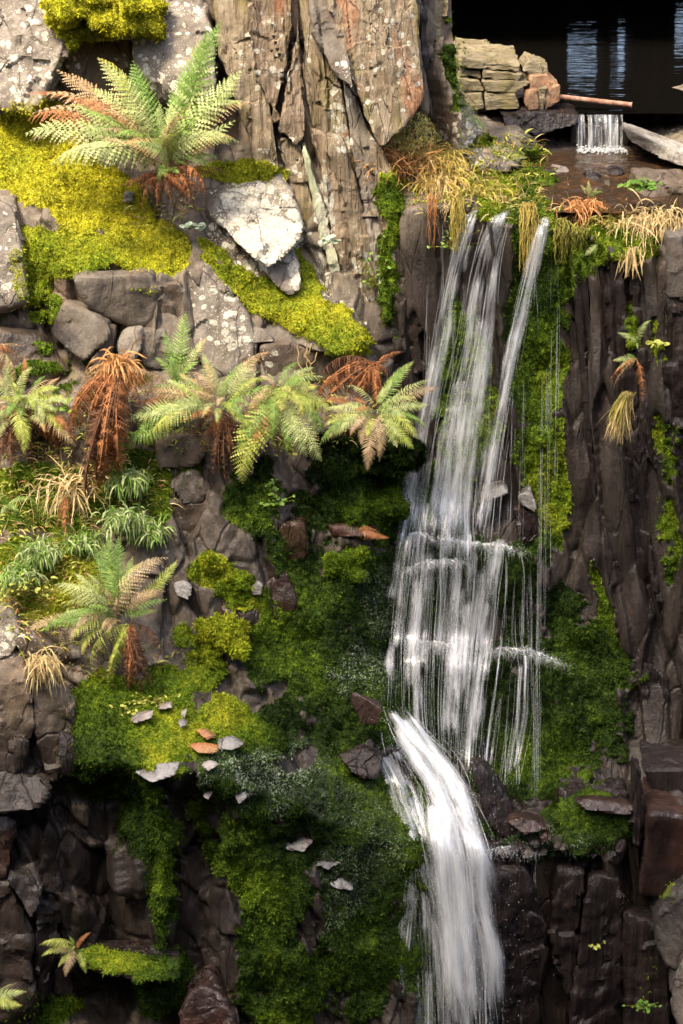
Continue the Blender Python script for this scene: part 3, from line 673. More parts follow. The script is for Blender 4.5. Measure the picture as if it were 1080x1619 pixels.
# rocks in the middle
G4 = 'dark rocks in the middle of the slope'
block('slope_rock', [(242, 692), (300, 688), (330, 715), (312, 742), (250, 745)], -.42, .3, 'brown', 'white speckled dark rock directly below the middle ferns', group=G4, tilt=(-.2, .2), moss=.3)
block('slope_rock', [(268, 768), (305, 742), (332, 772), (328, 800), (290, 800)], -.5, .3, 'block', 'angular grey topped rock below the speckled dark rock', group=G4, tilt=(.1, .4), moss=.3)
block('slope_rock', [(252, 790), (330, 795), (338, 870), (318, 900), (262, 890)], -.52, .3, 'brown', 'dark lichened rock face above the middle fern tuft', group=G4, tilt=(-.1, .0), moss=.5)
block('slope_rock', [(335, 800), (366, 806), (368, 875), (338, 890)], -.52, .25, 'brown', 'tall narrow dark rock with one pale lichen spot', group=G4, tilt=(.1, 0), moss=.2)
block('slope_rock', [(400, 925), (455, 905), (470, 960), (440, 1000), (405, 990)], -.6, .3, 'redwet', 'smooth reddish brown wet rock between moss patches', group=G4, tilt=(-.1, .25), moss=.3, rough=.006)
block('slope_rock', [(270, 935), (300, 915), (330, 950), (350, 985), (300, 990), (265, 980)], -.66, .3, 'wetdark', 'dark wet rock beside the fading fern', group=G4, tilt=(-.2, .1), moss=.5)
block('slope_rock', [(272, 922), (290, 915), (303, 930), (300, 950), (278, 946)], -.72, .1, 'flake_pale', 'small pale stone perched on the dark wet rock', group=G4, tilt=(-.2, .5), moss=0)
block('slope_rock', [(330, 920), (350, 925), (385, 985), (372, 1005), (345, 965)], -.68, .15, 'redwet', 'tilted ridged slate between two moss cushions', group=G4, tilt=(-.4, .5), moss=.2)
block('slope_rock', [(340, 1030), (380, 1020), (395, 1080), (380, 1130), (345, 1110)], -.72, .3, 'wetdark', 'dark wet rock under the yellow green cushion', group=G4, tilt=(.2, 0), moss=.4)
block('slope_rock', [(440, 830), (480, 825), (490, 880), (460, 900), (440, 880)], -.48, .3, 'redwet', 'brown wet rock under the mossy overhang', group=G4, tilt=(0, -.1), moss=.4)
block('slope_rock', [(375, 985), (395, 975), (425, 1050), (440, 1090), (425, 1100), (395, 1040)], -.68, .15, 'flake', 'long thin ridged slate leaning along the mossy hollow', group=G4, tilt=(-.3, .4), moss=.3)
block('slope_rock', [(395, 930), (408, 920), (418, 930), (410, 942), (398, 942)], -.66, .06, 'flake_pale', 'small white wet stone above the reddish rock', group=G4, moss=0)
block('slope_rock', [(510, 832), (560, 835), (600, 842), (600, 852), (520, 850)], -.42, .2, 'redwet', 'thin brown ledge stone under the green moss by the fall', group=G4, moss=.3, tilt=(0, .2))
block('slate_block', [(20, 1010), (40, 1000), (125, 1045), (110, 1060), (40, 1040)], -1.15, .3, 'brown', 'dark flat slate block beneath the mossy bank', tilt=(0, -.2), moss=.3)
block('lichened_rock', [(-60, 970), (15, 965), (35, 1000), (20, 1040), (-60, 1050)], -1.1, .3, 'pale', 'pale lichened rock above the brown cliff', tilt=(-.2, .4), moss=.4)
block('pebble', [(106, 1032), (116, 1026), (130, 1030), (132, 1042), (115, 1046)], -1.2, .08, 'block', 'small tan stone on the flat slate block', moss=0, soft=6, res=.012)

# brown cliff, bottom corner
lo = empty('brown_outcrop', P(40, 1600, -1.35))
setp(lo, 'brown lichen specked outcrop below the dead grass at the bottom corner', 'rock outcrop')
for ol, y, mt, tl in [([(-60, 1060), (40, 1065), (60, 1130), (30, 1230), (-60, 1250)], -1.36, 'brown', (-.15, .05)),
    ([(40, 1066), (118, 1110), (126, 1180), (100, 1245), (60, 1235), (52, 1140)], -1.34, 'brown', (.3, .1)),
    ([(-60, 1225), (30, 1215), (84, 1240), (70, 1272), (25, 1290), (-60, 1290)], -1.46, 'block', (.1, .8)),
    ([(-60, 1290), (28, 1288), (12, 1390), (-60, 1420)], -1.4, 'redwet', (-.2, 0)),
    ([(10, 1385), (60, 1382), (68, 1400), (52, 1462), (38, 1450)], -1.5, 'block', (.3, .35)),
    ([(-60, 1400), (12, 1388), (50, 1480), (55, 1640), (-60, 1640)], -1.42, 'brown', (-.1, .02)),
    ([(70, 1290), (88, 1320), (100, 1440), (80, 1560), (60, 1620), (52, 1480)], -1.38, 'purple', (.5, .0)),
    ([(90, 1150), (118, 1170), (118, 1230), (96, 1240)], -1.4, 'wetdark', (.3, .3))]:
    block('rock_face', ol, y, .3, mt, parent=lo, tilt=tl, chips=2, rough=.024, moss=.3)

# wedges, ledge blocks and boulders round the lower fall
block('slate_wedge', [(548, 1094), (556, 1092), (604, 1120), (596, 1148), (572, 1146)], -.95, .05, 'redwet', 'dark slate wedge pointing up beside the head of the white gush', tilt=(-.5, .2), res=.01, rough=.005, moss=0, chips=0, shrink=0)
block('slate_wedge', [(742, 1208), (768, 1212), (806, 1262), (822, 1318), (795, 1330), (768, 1300)], -.92, .2, 'wetdark', 'dark slate slab leaning against the mossy wall past the gush', tilt=(.35, .35), rough=.008, moss=.15, chips=0)
block('wet_stone', [(815, 782), (838, 767), (850, 800), (846, 812), (824, 800)], -.14, .12, 'wetshine', 'pale pointed wet stone in the fall beside the thin stream', tilt=(-.3, .5), moss=0, res=.012)
block('wet_stone', [(812, 800), (850, 812), (858, 850), (830, 862), (815, 830)], -.14, .12, 'redwet', 'dark brown rock under the pale pointed stone in the fall', tilt=(.3, .1), moss=.1)
block('wet_stone', [(748, 800), (762, 768), (800, 765), (805, 780), (775, 795)], -.12, .1, 'wetshine', 'pale glistening ledge stone splashed by the thin stream', tilt=(-.2, .8), moss=0, res=.012)
G5 = 'ledge blocks below the dark wall'
block('ledge_block', [(880, 1278), (920, 1268), (1000, 1275), (998, 1340), (985, 1375), (900, 1345)], -1.05, .45, 'wetdark', 'moss topped dark ledge block past the spray', group=G5, tilt=(0, .25), moss=.8, rough=.03)
block('ledge_block', [(985, 1215), (1012, 1205), (1018, 1290), (1004, 1440), (985, 1420), (998, 1300)], -1.12, .2, 'wetdark', 'narrow upright slate post between the ledge blocks', group=G5, tilt=(-.2, 0), moss=.2, chips=0)
block('ledge_block', [(1024, 1284), (1110, 1292), (1110, 1420), (1075, 1420), (1030, 1460), (1008, 1440)], -1.15, .55, 'redwet', 'square ledge block with orange brown wet top', group=G5, tilt=(.1, -.1), moss=.1, chips=0, rough=.006)
block('ledge_block', [(1015, 1216), (1110, 1214), (1110, 1262), (1030, 1258)], -.85, .5, 'purple', 'dark slab on top of the orange brown ledge', group=G5, tilt=(0, .1), moss=.2)
block('ledge_block', [(905, 1270), (930, 1262), (1010, 1275), (1000, 1290), (930, 1285)], -1.1, .1, 'redwet', 'thin wet red slate edge above the moss topped block', group=G5, tilt=(0, 1), moss=0, rough=.005)
block('dark_rock', [(775, 1382), (835, 1376), (868, 1480), (850, 1640), (795, 1640)], -1.12, .3, 'purple', 'near black rock face directly beside the lower fall', group=G5, tilt=(.3, -.05), moss=.4, rough=.02, chips=1)
block('dark_rock', [(835, 1372), (930, 1380), (915, 1500), (898, 1640), (850, 1640), (868, 1480)], -1.1, .3, 'purple', 'broad near black rock face below the moss topped block', group=G5, tilt=(-.05, -.02), moss=.3, rough=.02, chips=0)
block('dark_rock', [(930, 1384), (985, 1390), (990, 1640), (898, 1640), (915, 1500)], -1.13, .3, 'purple', 'near black rock face with a thin crack below the slate post', group=G5, tilt=(.18, .04), moss=.3, rough=.02, chips=1)
block('dark_rock', [(985, 1440), (1060, 1470), (1060, 1640), (985, 1640)], -1.14, .3, 'purple', 'dark rock face under the orange topped ledge block', group=G5, tilt=(-.2, .0), moss=.3, chips=0)
block('boulder', [(1032, 1450), (1050, 1420), (1110, 1380), (1110, 1530), (1060, 1545), (1036, 1500)], -1.3, .35, 'greyboulder', 'grey mossy boulder at the photo edge under the ledge', tilt=(-.4, .2), soft=7, moss=.5)
block('boulder', [(1066, 1540), (1085, 1505), (1120, 1480), (1120, 1660), (1072, 1650), (1062, 1600)], -1.42, .3, 'beige', 'pale beige boulder in the lowest corner', tilt=(-.4, .2), soft=6, moss=0)
block('boulder', [(283, 1605), (312, 1556), (335, 1552), (368, 1600), (380, 1660), (283, 1660)], -1.6, .3, 'redwet', 'red brown wet boulder at the foot of the hanging moss', tilt=(-.3, .3), res=.016, rough=.02, moss=.1)
block('ledge_stone', [(130, 1520), (200, 1522), (285, 1535), (285, 1550), (200, 1550), (140, 1545)], -1.52, .3, 'wetdark', 'small moss covered shelf sticking out of the dark hollow', tilt=(0, .7), moss=1)

CLV = np.concatenate([SCATTER[0][0], SCATTER[1][0]]); clx, cly = proj(CLV)
def surf_y(px, py):
    k = (np.abs(clx - px) < 7) & (np.abs(cly - py) < 7)
    return float(np.percentile(CLV[k, 1], 12)) if k.any() else -1.0

# slabs at the spray ledge
G6 = 'wet stones on the spray ledge'
for nm, ol, y, mt, tl, lb in [
    ('wet_slab', [(440, 1340), (470, 1325), (498, 1330), (480, 1348)], -1.45, 'wetshine', (-.2, 1.2), 'white wet slab shining on the mossy ledge, uppermost of the shining slabs'),
    ('wet_slab', [(495, 1368), (525, 1355), (545, 1362), (520, 1376)], -1.42, 'wetshine', (0, 1.2), 'narrow shining wet slab in the middle of the spray ledge'),
    ('wet_slab', [(500, 1398), (540, 1386), (560, 1402), (556, 1420), (530, 1405)], -1.44, 'wetshine', (0, 1.1), 'lowest shining wet slab above the dripping moss'),
    ('wet_slab', [(530, 1195), (580, 1182), (606, 1205), (600, 1240), (560, 1225)], -1.0, 'wetdark', (-.2, .9), 'flat dark wet slab beside the white gush'),
    ('wet_slab', [(800, 1300), (840, 1296), (870, 1310), (830, 1322)], -1.08, 'redwet', (0, .9), 'reddish wet stone on the spray ledge'),
    ('wet_slab', [(745, 1335), (770, 1325), (790, 1345), (775, 1372), (752, 1365)], -1.08, 'wetdark', (.2, .4), 'small dark stone touching the gush')]:
    block(nm, ol, surf_y(*np.mean(ol, 0)) - .012 if mt == 'wetshine' else y, .05 if mt == 'wetshine' else .14, mt, lb, group=G6, tilt=tl, moss=0, res=.012, rough=.008, chips=1)
for i, (cx, cy) in enumerate([(845, 1335), (865, 1325), (885, 1340), (820, 1345), (800, 1355), (835, 1352), (858, 1350)]):
    s = 10 + 5 * math.sin(i * 3.1); where = ['below the reddish wet stone', 'above the jumble beside the reddish stone', 'at the far end of the jumble', 'between gush and reddish stone', 'closest to the gush', 'in the middle of the jumble', 'next to the moss topped block'][i]
    block('wet_stone', [(cx - s, cy + 4), (cx - s * .3, cy - s * .7), (cx + s, cy - 3), (cx + s * .7, cy + s * .6)], -1.1, .1, ['wetdark', 'redwet', 'greyboulder'][i % 3],
          ['small dark wet stone ', 'small red brown wet stone ', 'small grey wet stone '][i % 3] + where + ' on the spray ledge', group=G6, tilt=(.3 * math.sin(i), .5), moss=.2, res=.012)

# slate flakes on the mossy ledge
for ol, mt, lb in [([(205, 1140), (222, 1128), (243, 1125), (240, 1136), (215, 1144)], 'flake', 'brown slate flake beneath the yellow herb on the mossy ledge'),
    ([(250, 1118), (270, 1112), (272, 1120), (252, 1124)], 'flake', 'small brown flake near the upper edge of the mossy ledge'),
    ([(280, 1143), (290, 1139), (296, 1146), (286, 1151)], 'flake_pale', 'small bluish white chip on the mossy ledge'),
    ([(310, 1156), (325, 1154), (342, 1168), (328, 1172)], 'flake_rust', 'orange brown flake above the white flake'),
    ([(296, 1180), (315, 1176), (347, 1184), (340, 1192), (310, 1190)], 'flake_rust', 'long dark rusty flake with the white flake at its tip'),
    ([(344, 1172), (365, 1164), (386, 1180), (370, 1186), (346, 1186)], 'flake_pale', 'broad white slate flake on the mossy ledge'),
    ([(212, 1222), (250, 1208), (285, 1205), (280, 1225), (240, 1238)], 'flake_pale', 'pale wet slab showing through moss at the ledge edge'),
    ([(320, 1260), (335, 1240), (342, 1245), (330, 1265)], 'flake_pale', 'thin upright pale flake on the ledge edge'),
    ([(366, 1248), (385, 1244), (392, 1260), (378, 1272)], 'flake_pale', 'pale pinkish stone below the ledge edge'),
    ([(318, 1212), (332, 1205), (345, 1212), (330, 1220)], 'flake', 'small grey flake below the dark rusty flake'),
    ([(285, 1128), (295, 1124), (292, 1138)], 'flake', 'tiny triangular flake standing upright in the moss')]:
    cx = sum(p[0] for p in ol) / len(ol); cy = sum(p[1] for p in ol) / len(ol)
    yy = -.98 - .5 * np.clip((cy - 1080) / 150, 0, 1.1)
    block('slate_flake', ol, surf_y(cx, cy + 3) - .02, .05, mt, lb, 'slate flake', 'slate flakes on the mossy ledge', tilt=(-.1, 1.1), res=.008, rough=.004, moss=0, chips=1, shrink=0)
block('pebble', [(193, 310), (200, 304), (210, 306), (209, 318), (196, 319)], .3, .06, 'flake_pale', 'small bluish pebble lying on the yellow moss below the big fern', moss=0, res=.01)

# ------------------------------------------------------------------ stone stack at the dark pool edge
st = empty('stone_stack', P(800, 180, 1.5))
setp(st, 'weathered stack of flat tan stones at the dark pool edge', 'stone wall')
for ol, y, d, mt, tl in [([(726, 95), (800, 99), (824, 103), (822, 114), (726, 107)], 1.48, .75, 'sand', (.1, 0)),
    ([(726, 109), (760, 110), (760, 123), (726, 121)], 1.49, .5, 'sand', (.1, 0)),
    ([(763, 111), (826, 116), (820, 129), (763, 125)], 1.46, .5, 'sand', (.1, 0)),
    ([(760, 127), (825, 128), (838, 132), (815, 147), (770, 146)], 1.45, .4, 'sand', (.15, .15)),
    ([(722, 124), (758, 127), (768, 146), (724, 146)], 1.46, .4, 'sand', (-.1, 0)),
    ([(722, 147), (762, 148), (765, 172), (722, 172)], 1.44, .3, 'sand', (-.1, .1)),
    ([(764, 148), (812, 148), (822, 172), (768, 174)], 1.43, .3, 'sand', (.1, .2)),
    ([(836, 96), (866, 106), (868, 118), (846, 122), (826, 112)], 1.56, .4, 'sand', (.5, .3)),
    ([(838, 122), (866, 118), (882, 132), (858, 148), (840, 145)], 1.50, .3, 'orange', (.5, .2)),
    ([(833, 146), (848, 142), (852, 172), (836, 176), (830, 165)], 1.42, .2, 'orange', (.2, .1)),
    ([(850, 140), (868, 138), (860, 172), (850, 176)], 1.44, .2, 'sand', (-.4, 0)),
    ([(866, 128), (884, 134), (884, 160), (862, 172)], 1.48, .25, 'orange', (.6, .2)),
    ([(725, 77), (775, 80), (785, 87), (725, 85)], 1.9, .5, 'sand', (0, 0)),
    ([(790, 172), (850, 176), (915, 172), (915, 196), (850, 215), (800, 205)], 1.36, .4, 'wetdark', (.1, .4))]:
    block('stone', ol, y, d, mt, parent=st, tilt=tl, chips=0, rough=.009, res=.014, moss=.3, shrink=0, soft=60)
# bank rocks
G7 = 'bank rocks beside the stream'
block('bank_rock', [(680, 195), (715, 160), (745, 175), (760, 215), (735, 240), (690, 235)], .95, .4, 'pale', 'pale grey bank rock below the stone stack', group=G7, tilt=(-.2, .8), moss=.5)
block('bank_rock', [(700, 150), (722, 148), (738, 165), (715, 172)], 1.05, .2, 'block', 'small bank rock capped with yellow moss', group=G7, tilt=(-.2, .6), moss=.5)
block('bank_rock', [(735, 250), (790, 235), (835, 250), (800, 275), (750, 280)], .62, .3, 'pale', 'flat grey bank rock near the golden grass', group=G7, tilt=(0, 1.2), moss=.5)
block('bank_rock', [(770, 215), (820, 205), (860, 235), (855, 248), (800, 240)], 1.0, .3, 'block', 'sloping mossy bank rock at the water edge', group=G7, tilt=(.2, .9), moss=.7)
block('bank_rock', [(800, 285), (840, 268), (880, 278), (875, 294), (830, 300)], .55, .2, 'block', 'low moss topped stone in the stream', group=G7, tilt=(0, 1.2), moss=1)
for i, (cx, cy, y) in enumerate([(905, 300, .5), (935, 285, .6), (960, 292, .5), (885, 275, .75), (975, 275, .7), (920, 318, .3), (780, 318, .2), (850, 318, .25), (1000, 300, .5)]):
    s = 14 + 6 * math.sin(i * 2.3); where = ['below the small cascade', 'straight under the cascade foam', 'below the corner of the gravelly slab', 'upstream of the moss topped stone', 'at the foot of the bank under the slab', 'by the pale fern in the stream', 'over the second water stream', 'over the thin water stream', 'beside the bright green leafy plant'][i]
    block('stream_stone', [(cx - s, cy + 4), (cx - s * .4, cy - s * .5), (cx + s * .8, cy - s * .3), (cx + s, cy + 5)], y, .18, ['flake', 'wetdark', 'greyboulder'][i % 3],
          ['glistening grey stone ', 'black wet stone ', 'dull grey green stone '][i % 3] + where, group='stones in the shallow stream', tilt=(.2 * math.sin(i * 5), .9), moss=.25, res=.012)
block('gravel_slab', [(992, 206), (1130, 266), (1130, 284), (1035, 246), (992, 222)], .80, .75, 'concrete', 'flat gravelly slab with a mossy edge over the stream', 'slab', tilt=(-1.2, .0), res=.014, moss=.25, rough=.008, chips=0, soft=26)
block('bank_block', [(1000, 275), (1120, 300), (1120, 372), (1075, 372), (1040, 345), (1005, 320)], .3, .5, 'brown', 'dark bank under the gravelly slab', 'bank', tilt=(-.2, .3), moss=.5, rough=.03)

# rusty pipe
def tube(pts, rad, n=8, cap=True):
    pts = np.asarray(pts, float); rad = np.broadcast_to(np.asarray(rad, float), len(pts))
    T = np.gradient(pts, axis=0); T /= np.linalg.norm(T, axis=1)[:, None] + 1e-12
    ref = np.array([0, 0, 1.0]) if abs(T[0, 2]) < .8 else np.array([1.0, 0, 0])
    A = np.cross(T, ref); A /= np.linalg.norm(A, axis=1)[:, None] + 1e-12; B = np.cross(T, A)
    th = np.arange(n) * 2 * np.pi / n
    V = pts[:, None] + rad[:, None, None] * (np.cos(th)[None, :, None] * A[:, None] + np.sin(th)[None, :, None] * B[:, None])
    i = np.arange(len(pts) - 1)[:, None] * n; j = np.arange(n)[None]; k = (j + 1) % n
    F = np.stack([i + j, i + k, i + n + k, i + n + j], -1).reshape(-1, 4)
    return V.reshape(-1, 3), F
def join(parts):
    Vs, Fs, b = [], [], 0
    for V, F in parts: Vs.append(V); Fs.append(F + b); b += len(V)
    return np.concatenate(Vs), np.concatenate(Fs)
t = NT('rusty_iron'); n = t.noise(30, 5, .65); t.bsdf(Base_Color=t.mix(t.step(.35, .65, n), (.16, .07, .04), (.34, .19, .13)), Roughness=.75, Normal=t.bump(n, .5, .01)); M['rust'] = t.m
a, b = P(884, 153, 1.62), P(998, 166, 1.52)
V, F = join([tube([a, a + (b - a) * .3, a + (b - a) * .7, b], .016, 12), tube([b, b + (b - a) * .001, b + (b - a) * .012], [.0165, .019, .019], 12), tube([b + (b - a) * .012, b + (b - a) * .01, b - (b - a) * .1], [.019, .013, .013], 12)])
setp(obj('rusty_pipe', mesh('rusty_pipe', V - a, F, None, True, 40), M['rust'], loc=a), 'thin rusty pipe lying over the pool outlet', 'pipe')

# ------------------------------------------------------------------ moss tufts over every mossy surface
def tuft_mesh(V, N, wgt, hue, count, size=.011, seed=1, hang=.0):
    r = np.random.default_rng(seed)
    idx = r.choice(len(V), count, p=wgt / wgt.sum())
    n = N[idx]; p = V[idx] + r.normal(size=(count, 3)) * .006
    h = np.clip(hue[idx] + .09 * r.normal(size=count), 0, 1)
    B = 3; s = size * r.uniform(.6, 1.5, count) * (1 + .5 * np.clip(1 - 1.8 * n[:, 2], 0, 1) * (r.uniform(size=count) < .15))
    out = np.zeros((count, B, 3, 3))
    for b in range(B):
        d = n * .8 + r.normal(size=(count, 3)) * .62; d[:, 2] += .25 - hang * (1 - np.clip(n[:, 2] * 1.6, 0, 1))
        d /= np.linalg.norm(d, axis=1)[:, None]
        sd = np.cross(d, r.normal(size=(count, 3))); sd /= np.linalg.norm(sd, axis=1)[:, None] + 1e-9
        root = p + r.normal(size=(count, 3)) * .003 - n * .004
        out[:, b, 0] = root - sd * (s * .30)[:, None]; out[:, b, 1] = root + sd * (s * .30)[:, None]
        out[:, b, 2] = root + d * (s * r.uniform(.9, 1.7, count))[:, None]
    VV = out.reshape(-1, 3); FF = np.arange(len(VV)).reshape(-1, 3)
    tone = np.repeat(r.uniform(.5, 1.3, count) * np.clip(1 + 1.1 * fbm(p, 9, 3, 7) + .5 * fbm(p, 3, 2, 6), .3, 1.8), B * 3); tone.reshape(-1, 3)[:, 2] *= 1.25
    sx, sy = proj(p); sv = np.clip(brush(sx + 40 * fbm(p, 5, 3, 8), sy + 40 * fbm(p, 5, 3, 9), SILVER), 0, 1) * (r.uniform(size=count) < .75)
    return VV, FF, {'hue': np.repeat(h, B * 3), 'tone': tone, 'silver': np.repeat(sv, B * 3)}
SILVER = [(430, 1215, 120, 40, .8), (560, 1055, 40, 30, .7), (360, 1210, 60, 30, .7), (520, 1260, 90, 40, .5), (600, 960, 40, 60, .35), (610, 1320, 40, 80, .4), (850, 1340, 70, 24, .6), (540, 1400, 50, 60, .4), (600, 1080, 30, 40, .5)]   # moss beaded with spray; its sheen and haze painted in as pale colour

SV = np.concatenate([s[0] for s in SCATTER]); SN = np.concatenate([s[1] for s in SCATTER]); SA = np.concatenate([s[2] for s in SCATTER])
SM = np.concatenate([s[3] for s in SCATTER]); SH = np.concatenate([s[4] for s in SCATTER])
toc = CAM - SV; toc /= np.linalg.norm(toc, axis=1)[:, None]
spx, spy = proj(SV)
wg = SA * np.clip(SM, 0, 1) ** 1.5 * ((SN * toc).sum(1) > -.15) * (spx > -60) * (spx < 1140) * (spy > -60) * (spy < 1690)
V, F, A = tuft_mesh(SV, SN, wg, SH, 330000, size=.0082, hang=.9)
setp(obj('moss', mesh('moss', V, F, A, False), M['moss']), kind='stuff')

# litter, thin grass and withered bits between the ferns
UNDER = [(60, 800, 140, 70, 1), (60, 930, 110, 80, 1), (190, 780, 80, 70, .8), (60, 680, 120, 60, .7), (330, 690, 120, 30, .6), (480, 680, 140, 30, .7), (160, 1040, 120, 30, .8), (250, 330, 60, 40, .6), (760, 300, 120, 50, 1), (700, 240, 60, 50, 1), (820, 240, 50, 30, .6), (960, 345, 120, 24, .9), (300, 640, 250, 30, .6), (550, 640, 100, 50, .6)]
ub = SA * brush(spx, spy, UNDER) * ((SN * toc).sum(1) > .1) * (SN[:, 2] > -.1)
for ui, (cnt, L_, mt) in enumerate(((2600, .055, 'olivegrass'), (1000, .07, 'straw'), (1300, .05, 'rustgrass'), (2600, .045, 'herb_y'))):
    rg = np.random.default_rng(70 + ui); ids = rg.choice(len(SV), cnt, p=ub / ub.sum()); VV_ = []; FF_ = []; off_ = 0
    for gi in ids:
        d0 = SN[gi] * .5 + np.array([rg.normal() * .6, -.2 + rg.normal() * .3, .5]); d0 /= np.linalg.norm(d0); sd_ = np.cross(d0, rg.normal(size=3)); sd_ /= np.linalg.norm(sd_)
        ln = L_ * rg.uniform(.5, 1.6); wd_ = rg.uniform(.0016, .004) if mt != 'herb_y' else rg.uniform(.004, .008); q_ = SV[gi]; pts_ = []
        for k in range(5):
            ww = wd_ * [.7, 1, .9, .6, .1][k]; pts_ += [q_ - sd_ * ww, q_ + sd_ * ww]; d0 = d0 + np.array([0, 0, -.28]) + rg.normal(size=3) * .1; d0 /= np.linalg.norm(d0); q_ = q_ + d0 * ln / 4
        VV_ += pts_; FF_ += [(off_ + 2 * k, off_ + 2 * k + 1, off_ + 2 * k + 3, off_ + 2 * k + 2) for k in range(4)]; off_ += 10
    setp(obj('undergrowth', mesh('undergrowth', VV_, FF_), M[mt]), kind='stuff')

# moss cushions that stand out by themselves
def cushion(cx, cy, rx, ry, y, hue, label, seed, n=5000, drop=.5):
    y += .03; c = P(cx, cy, y); s = abs(P(cx + rx, cy, y)[0] - c[0]); sz = s * ry / rx
    p, F = cubegrid(22, 16, 18)
    u = p / (np.abs(p) ** 3).sum(1)[:, None] ** (1 / 3)
    V = c + u * np.array([s * 1.1, s * .42, sz]); Nn = u / np.linalg.norm(u, axis=1)[:, None]
    V += Nn * (s * 1.1 * fbm(V, 5.5 / s * .3, 4, seed) + .03 * fbm(V, 16, 3, seed + 2))[:, None]
    N, ar = normals(V, F); loc = np.array([c[0], c[1], V[:, 2].min()])
    h = np.clip(hue + .15 * fbm(V, 9, 3, seed), 0, 1); one = np.ones(len(V))
    o = obj('moss_cushion', mesh('moss_cushion', V - loc, F, {'mask': np.stack([one, h, 0 * one, 0 * one], 1)}, True), M['cliff'], loc=loc)
    setp(o, label, 'moss cushion')
    tv, tf, ta = tuft_mesh(V, N, ar * (N[:, 1] < .4), h, int(n * 1.6), .009, seed, .4)
    setp(obj('tufts', mesh('tufts', tv - loc, tf, ta, False), M['moss'], o), kind='stuff')
cushion(165, 14, 74, 30, .45, .93, 'bright yellow moss cushion between the two lichened rocks', 1, 6000)
cushion(120, 46, 26, 22, .48, .8, 'small yellow green moss tongue hanging beneath the bright cushion', 2, 1500)
cushion(345, 1003, 34, 24, -.8, .68, 'domed yellow green moss cushion on the dark wet rock', 3, 2500)
cushion(322, 902, 32, 20, -.62, .66, 'light green moss cushion above the tilted ridged slate', 4, 2000)
cushion(372, 930, 24, 24, -.66, .5, 'mid green moss cushion next to the ridged slate', 5, 1500)
cushion(546, 893, 24, 22, -.5, .42, 'small round green moss cushion left of the water curtain'.replace('left of', 'beside'), 6, 1500)
cushion(575, 716, 60, 20, -.26, .1, 'big dark green moss cushion under the ferns by the fall', 7, 6000)
cushion(580, 804, 46, 18, -.3, .3, 'bright green moss shelf next to the splash', 8, 3500)
cushion(320, 1050, 22, 22, -.82, .55, 'lower green moss lump beneath the domed cushion', 9, 1500)

# ------------------------------------------------------------------ ferns
def frond_geo(bend, npair=21, pl=.18, el0=1.0, droop=.35, curl=0.0, seed=0, nseg=6, yaw=.15, wfac=1.0):
    """a unit-length frond: rachis curve in the YZ plane, toothed pinnae either side"""
    r = np.random.default_rng(seed); K = 28
    t = np.linspace(0, 1, K); el = el0 - bend * t ** 1.25; ya = yaw * t ** 2
    dirs = np.stack([np.sin(ya) * np.cos(el), np.cos(ya) * np.cos(el), np.sin(el)], 1)
    pts = np.concatenate([[[0, 0, 0]], np.cumsum((dirs[1:] + dirs[:-1]) / 2 / (K - 1), 0)])
    Vt, Ft = tube(pts, np.interp(t, [0, 1], [.0075, .002]), 4)
    VV = [Vt]; FF = [np.concatenate([Ft[:, [0, 1, 2]], Ft[:, [0, 2, 3]]])]; AL = [np.repeat(t * .6, 4)]; b = len(Vt)
    for i in range(npair):
        ti = .13 + .85 * (i / (npair - 1)) ** .92
        c = np.array([np.interp(ti, t, pts[:, k]) for k in range(3)]); T = np.array([np.interp(ti, t, dirs[:, k]) for k in range(3)]); T /= np.linalg.norm(T)
        X = np.cross(T, [0, 0, 1.0]); X /= np.linalg.norm(X) + 1e-9; Nn = np.cross(X, T)
        prof = (math.sin(math.pi * min(1, .16 + .84 * ti ** .85)) ** .8) * (.6 + .4 * min(1, ti * 4)) if ti < .97 else .12
        for sgn in (1, -1):
            L = pl * max(prof, .06) * r.uniform(.86, 1.1); a = math.radians(18 + 34 * ti + r.uniform(-6, 6))
            d = X * sgn * math.cos(a) + T * math.sin(a) + Nn * (.12 - .35 * ti * 0 + r.uniform(-.14, .14) - curl * r.uniform(0, .9))
            d /= np.linalg.norm(d); wd = T * math.cos(a) - X * sgn * math.sin(a); wd /= np.linalg.norm(wd)
            tw = r.uniform(-.35, .35) + curl * r.uniform(-1.4, 1.4); wd = wd * math.cos(tw) + np.cross(d, wd) * math.sin(tw)
            s = np.linspace(0, 1, nseg + 1); fall = -droop * L * s ** 2
            cs = c + d * (L * s)[:, None] + np.array([0, 0, 1.0]) * fall[:, None] - Nn * (curl * L * .7 * s ** 2)[:, None]
            w0 = min(.023, .27 * L + .003) * wfac
            wv = w0 * (1 - s[:-1] ** 1.6) * np.where(np.arange(nseg) == 0, .9, 1.0)
            k = .62
            up = cs[:-1] * (1 - k) + cs[1:] * k + wd * wv[:, None]; dn = cs[:-1] * (1 - k) + cs[1:] * k - wd * wv[:, None]
            VV += [cs, up, dn]; n0 = b; n1 = b + nseg + 1; n2 = n1 + nseg; j = np.arange(nseg)
            FF += [np.stack([n0 + j, n0 + j + 1, n1 + j], 1), np.stack([n0 + j + 1, n0 + j, n2 + j], 1)]
            AL.append(np.concatenate([ti * .55 + .4 * s, ti * .55 + .4 * s[1:], ti * .55 + .4 * s[1:]])); b = n2 + nseg
    V = np.concatenate(VV); return V, np.concatenate(FF), np.concatenate(AL), pts[-1]
FROND = {}
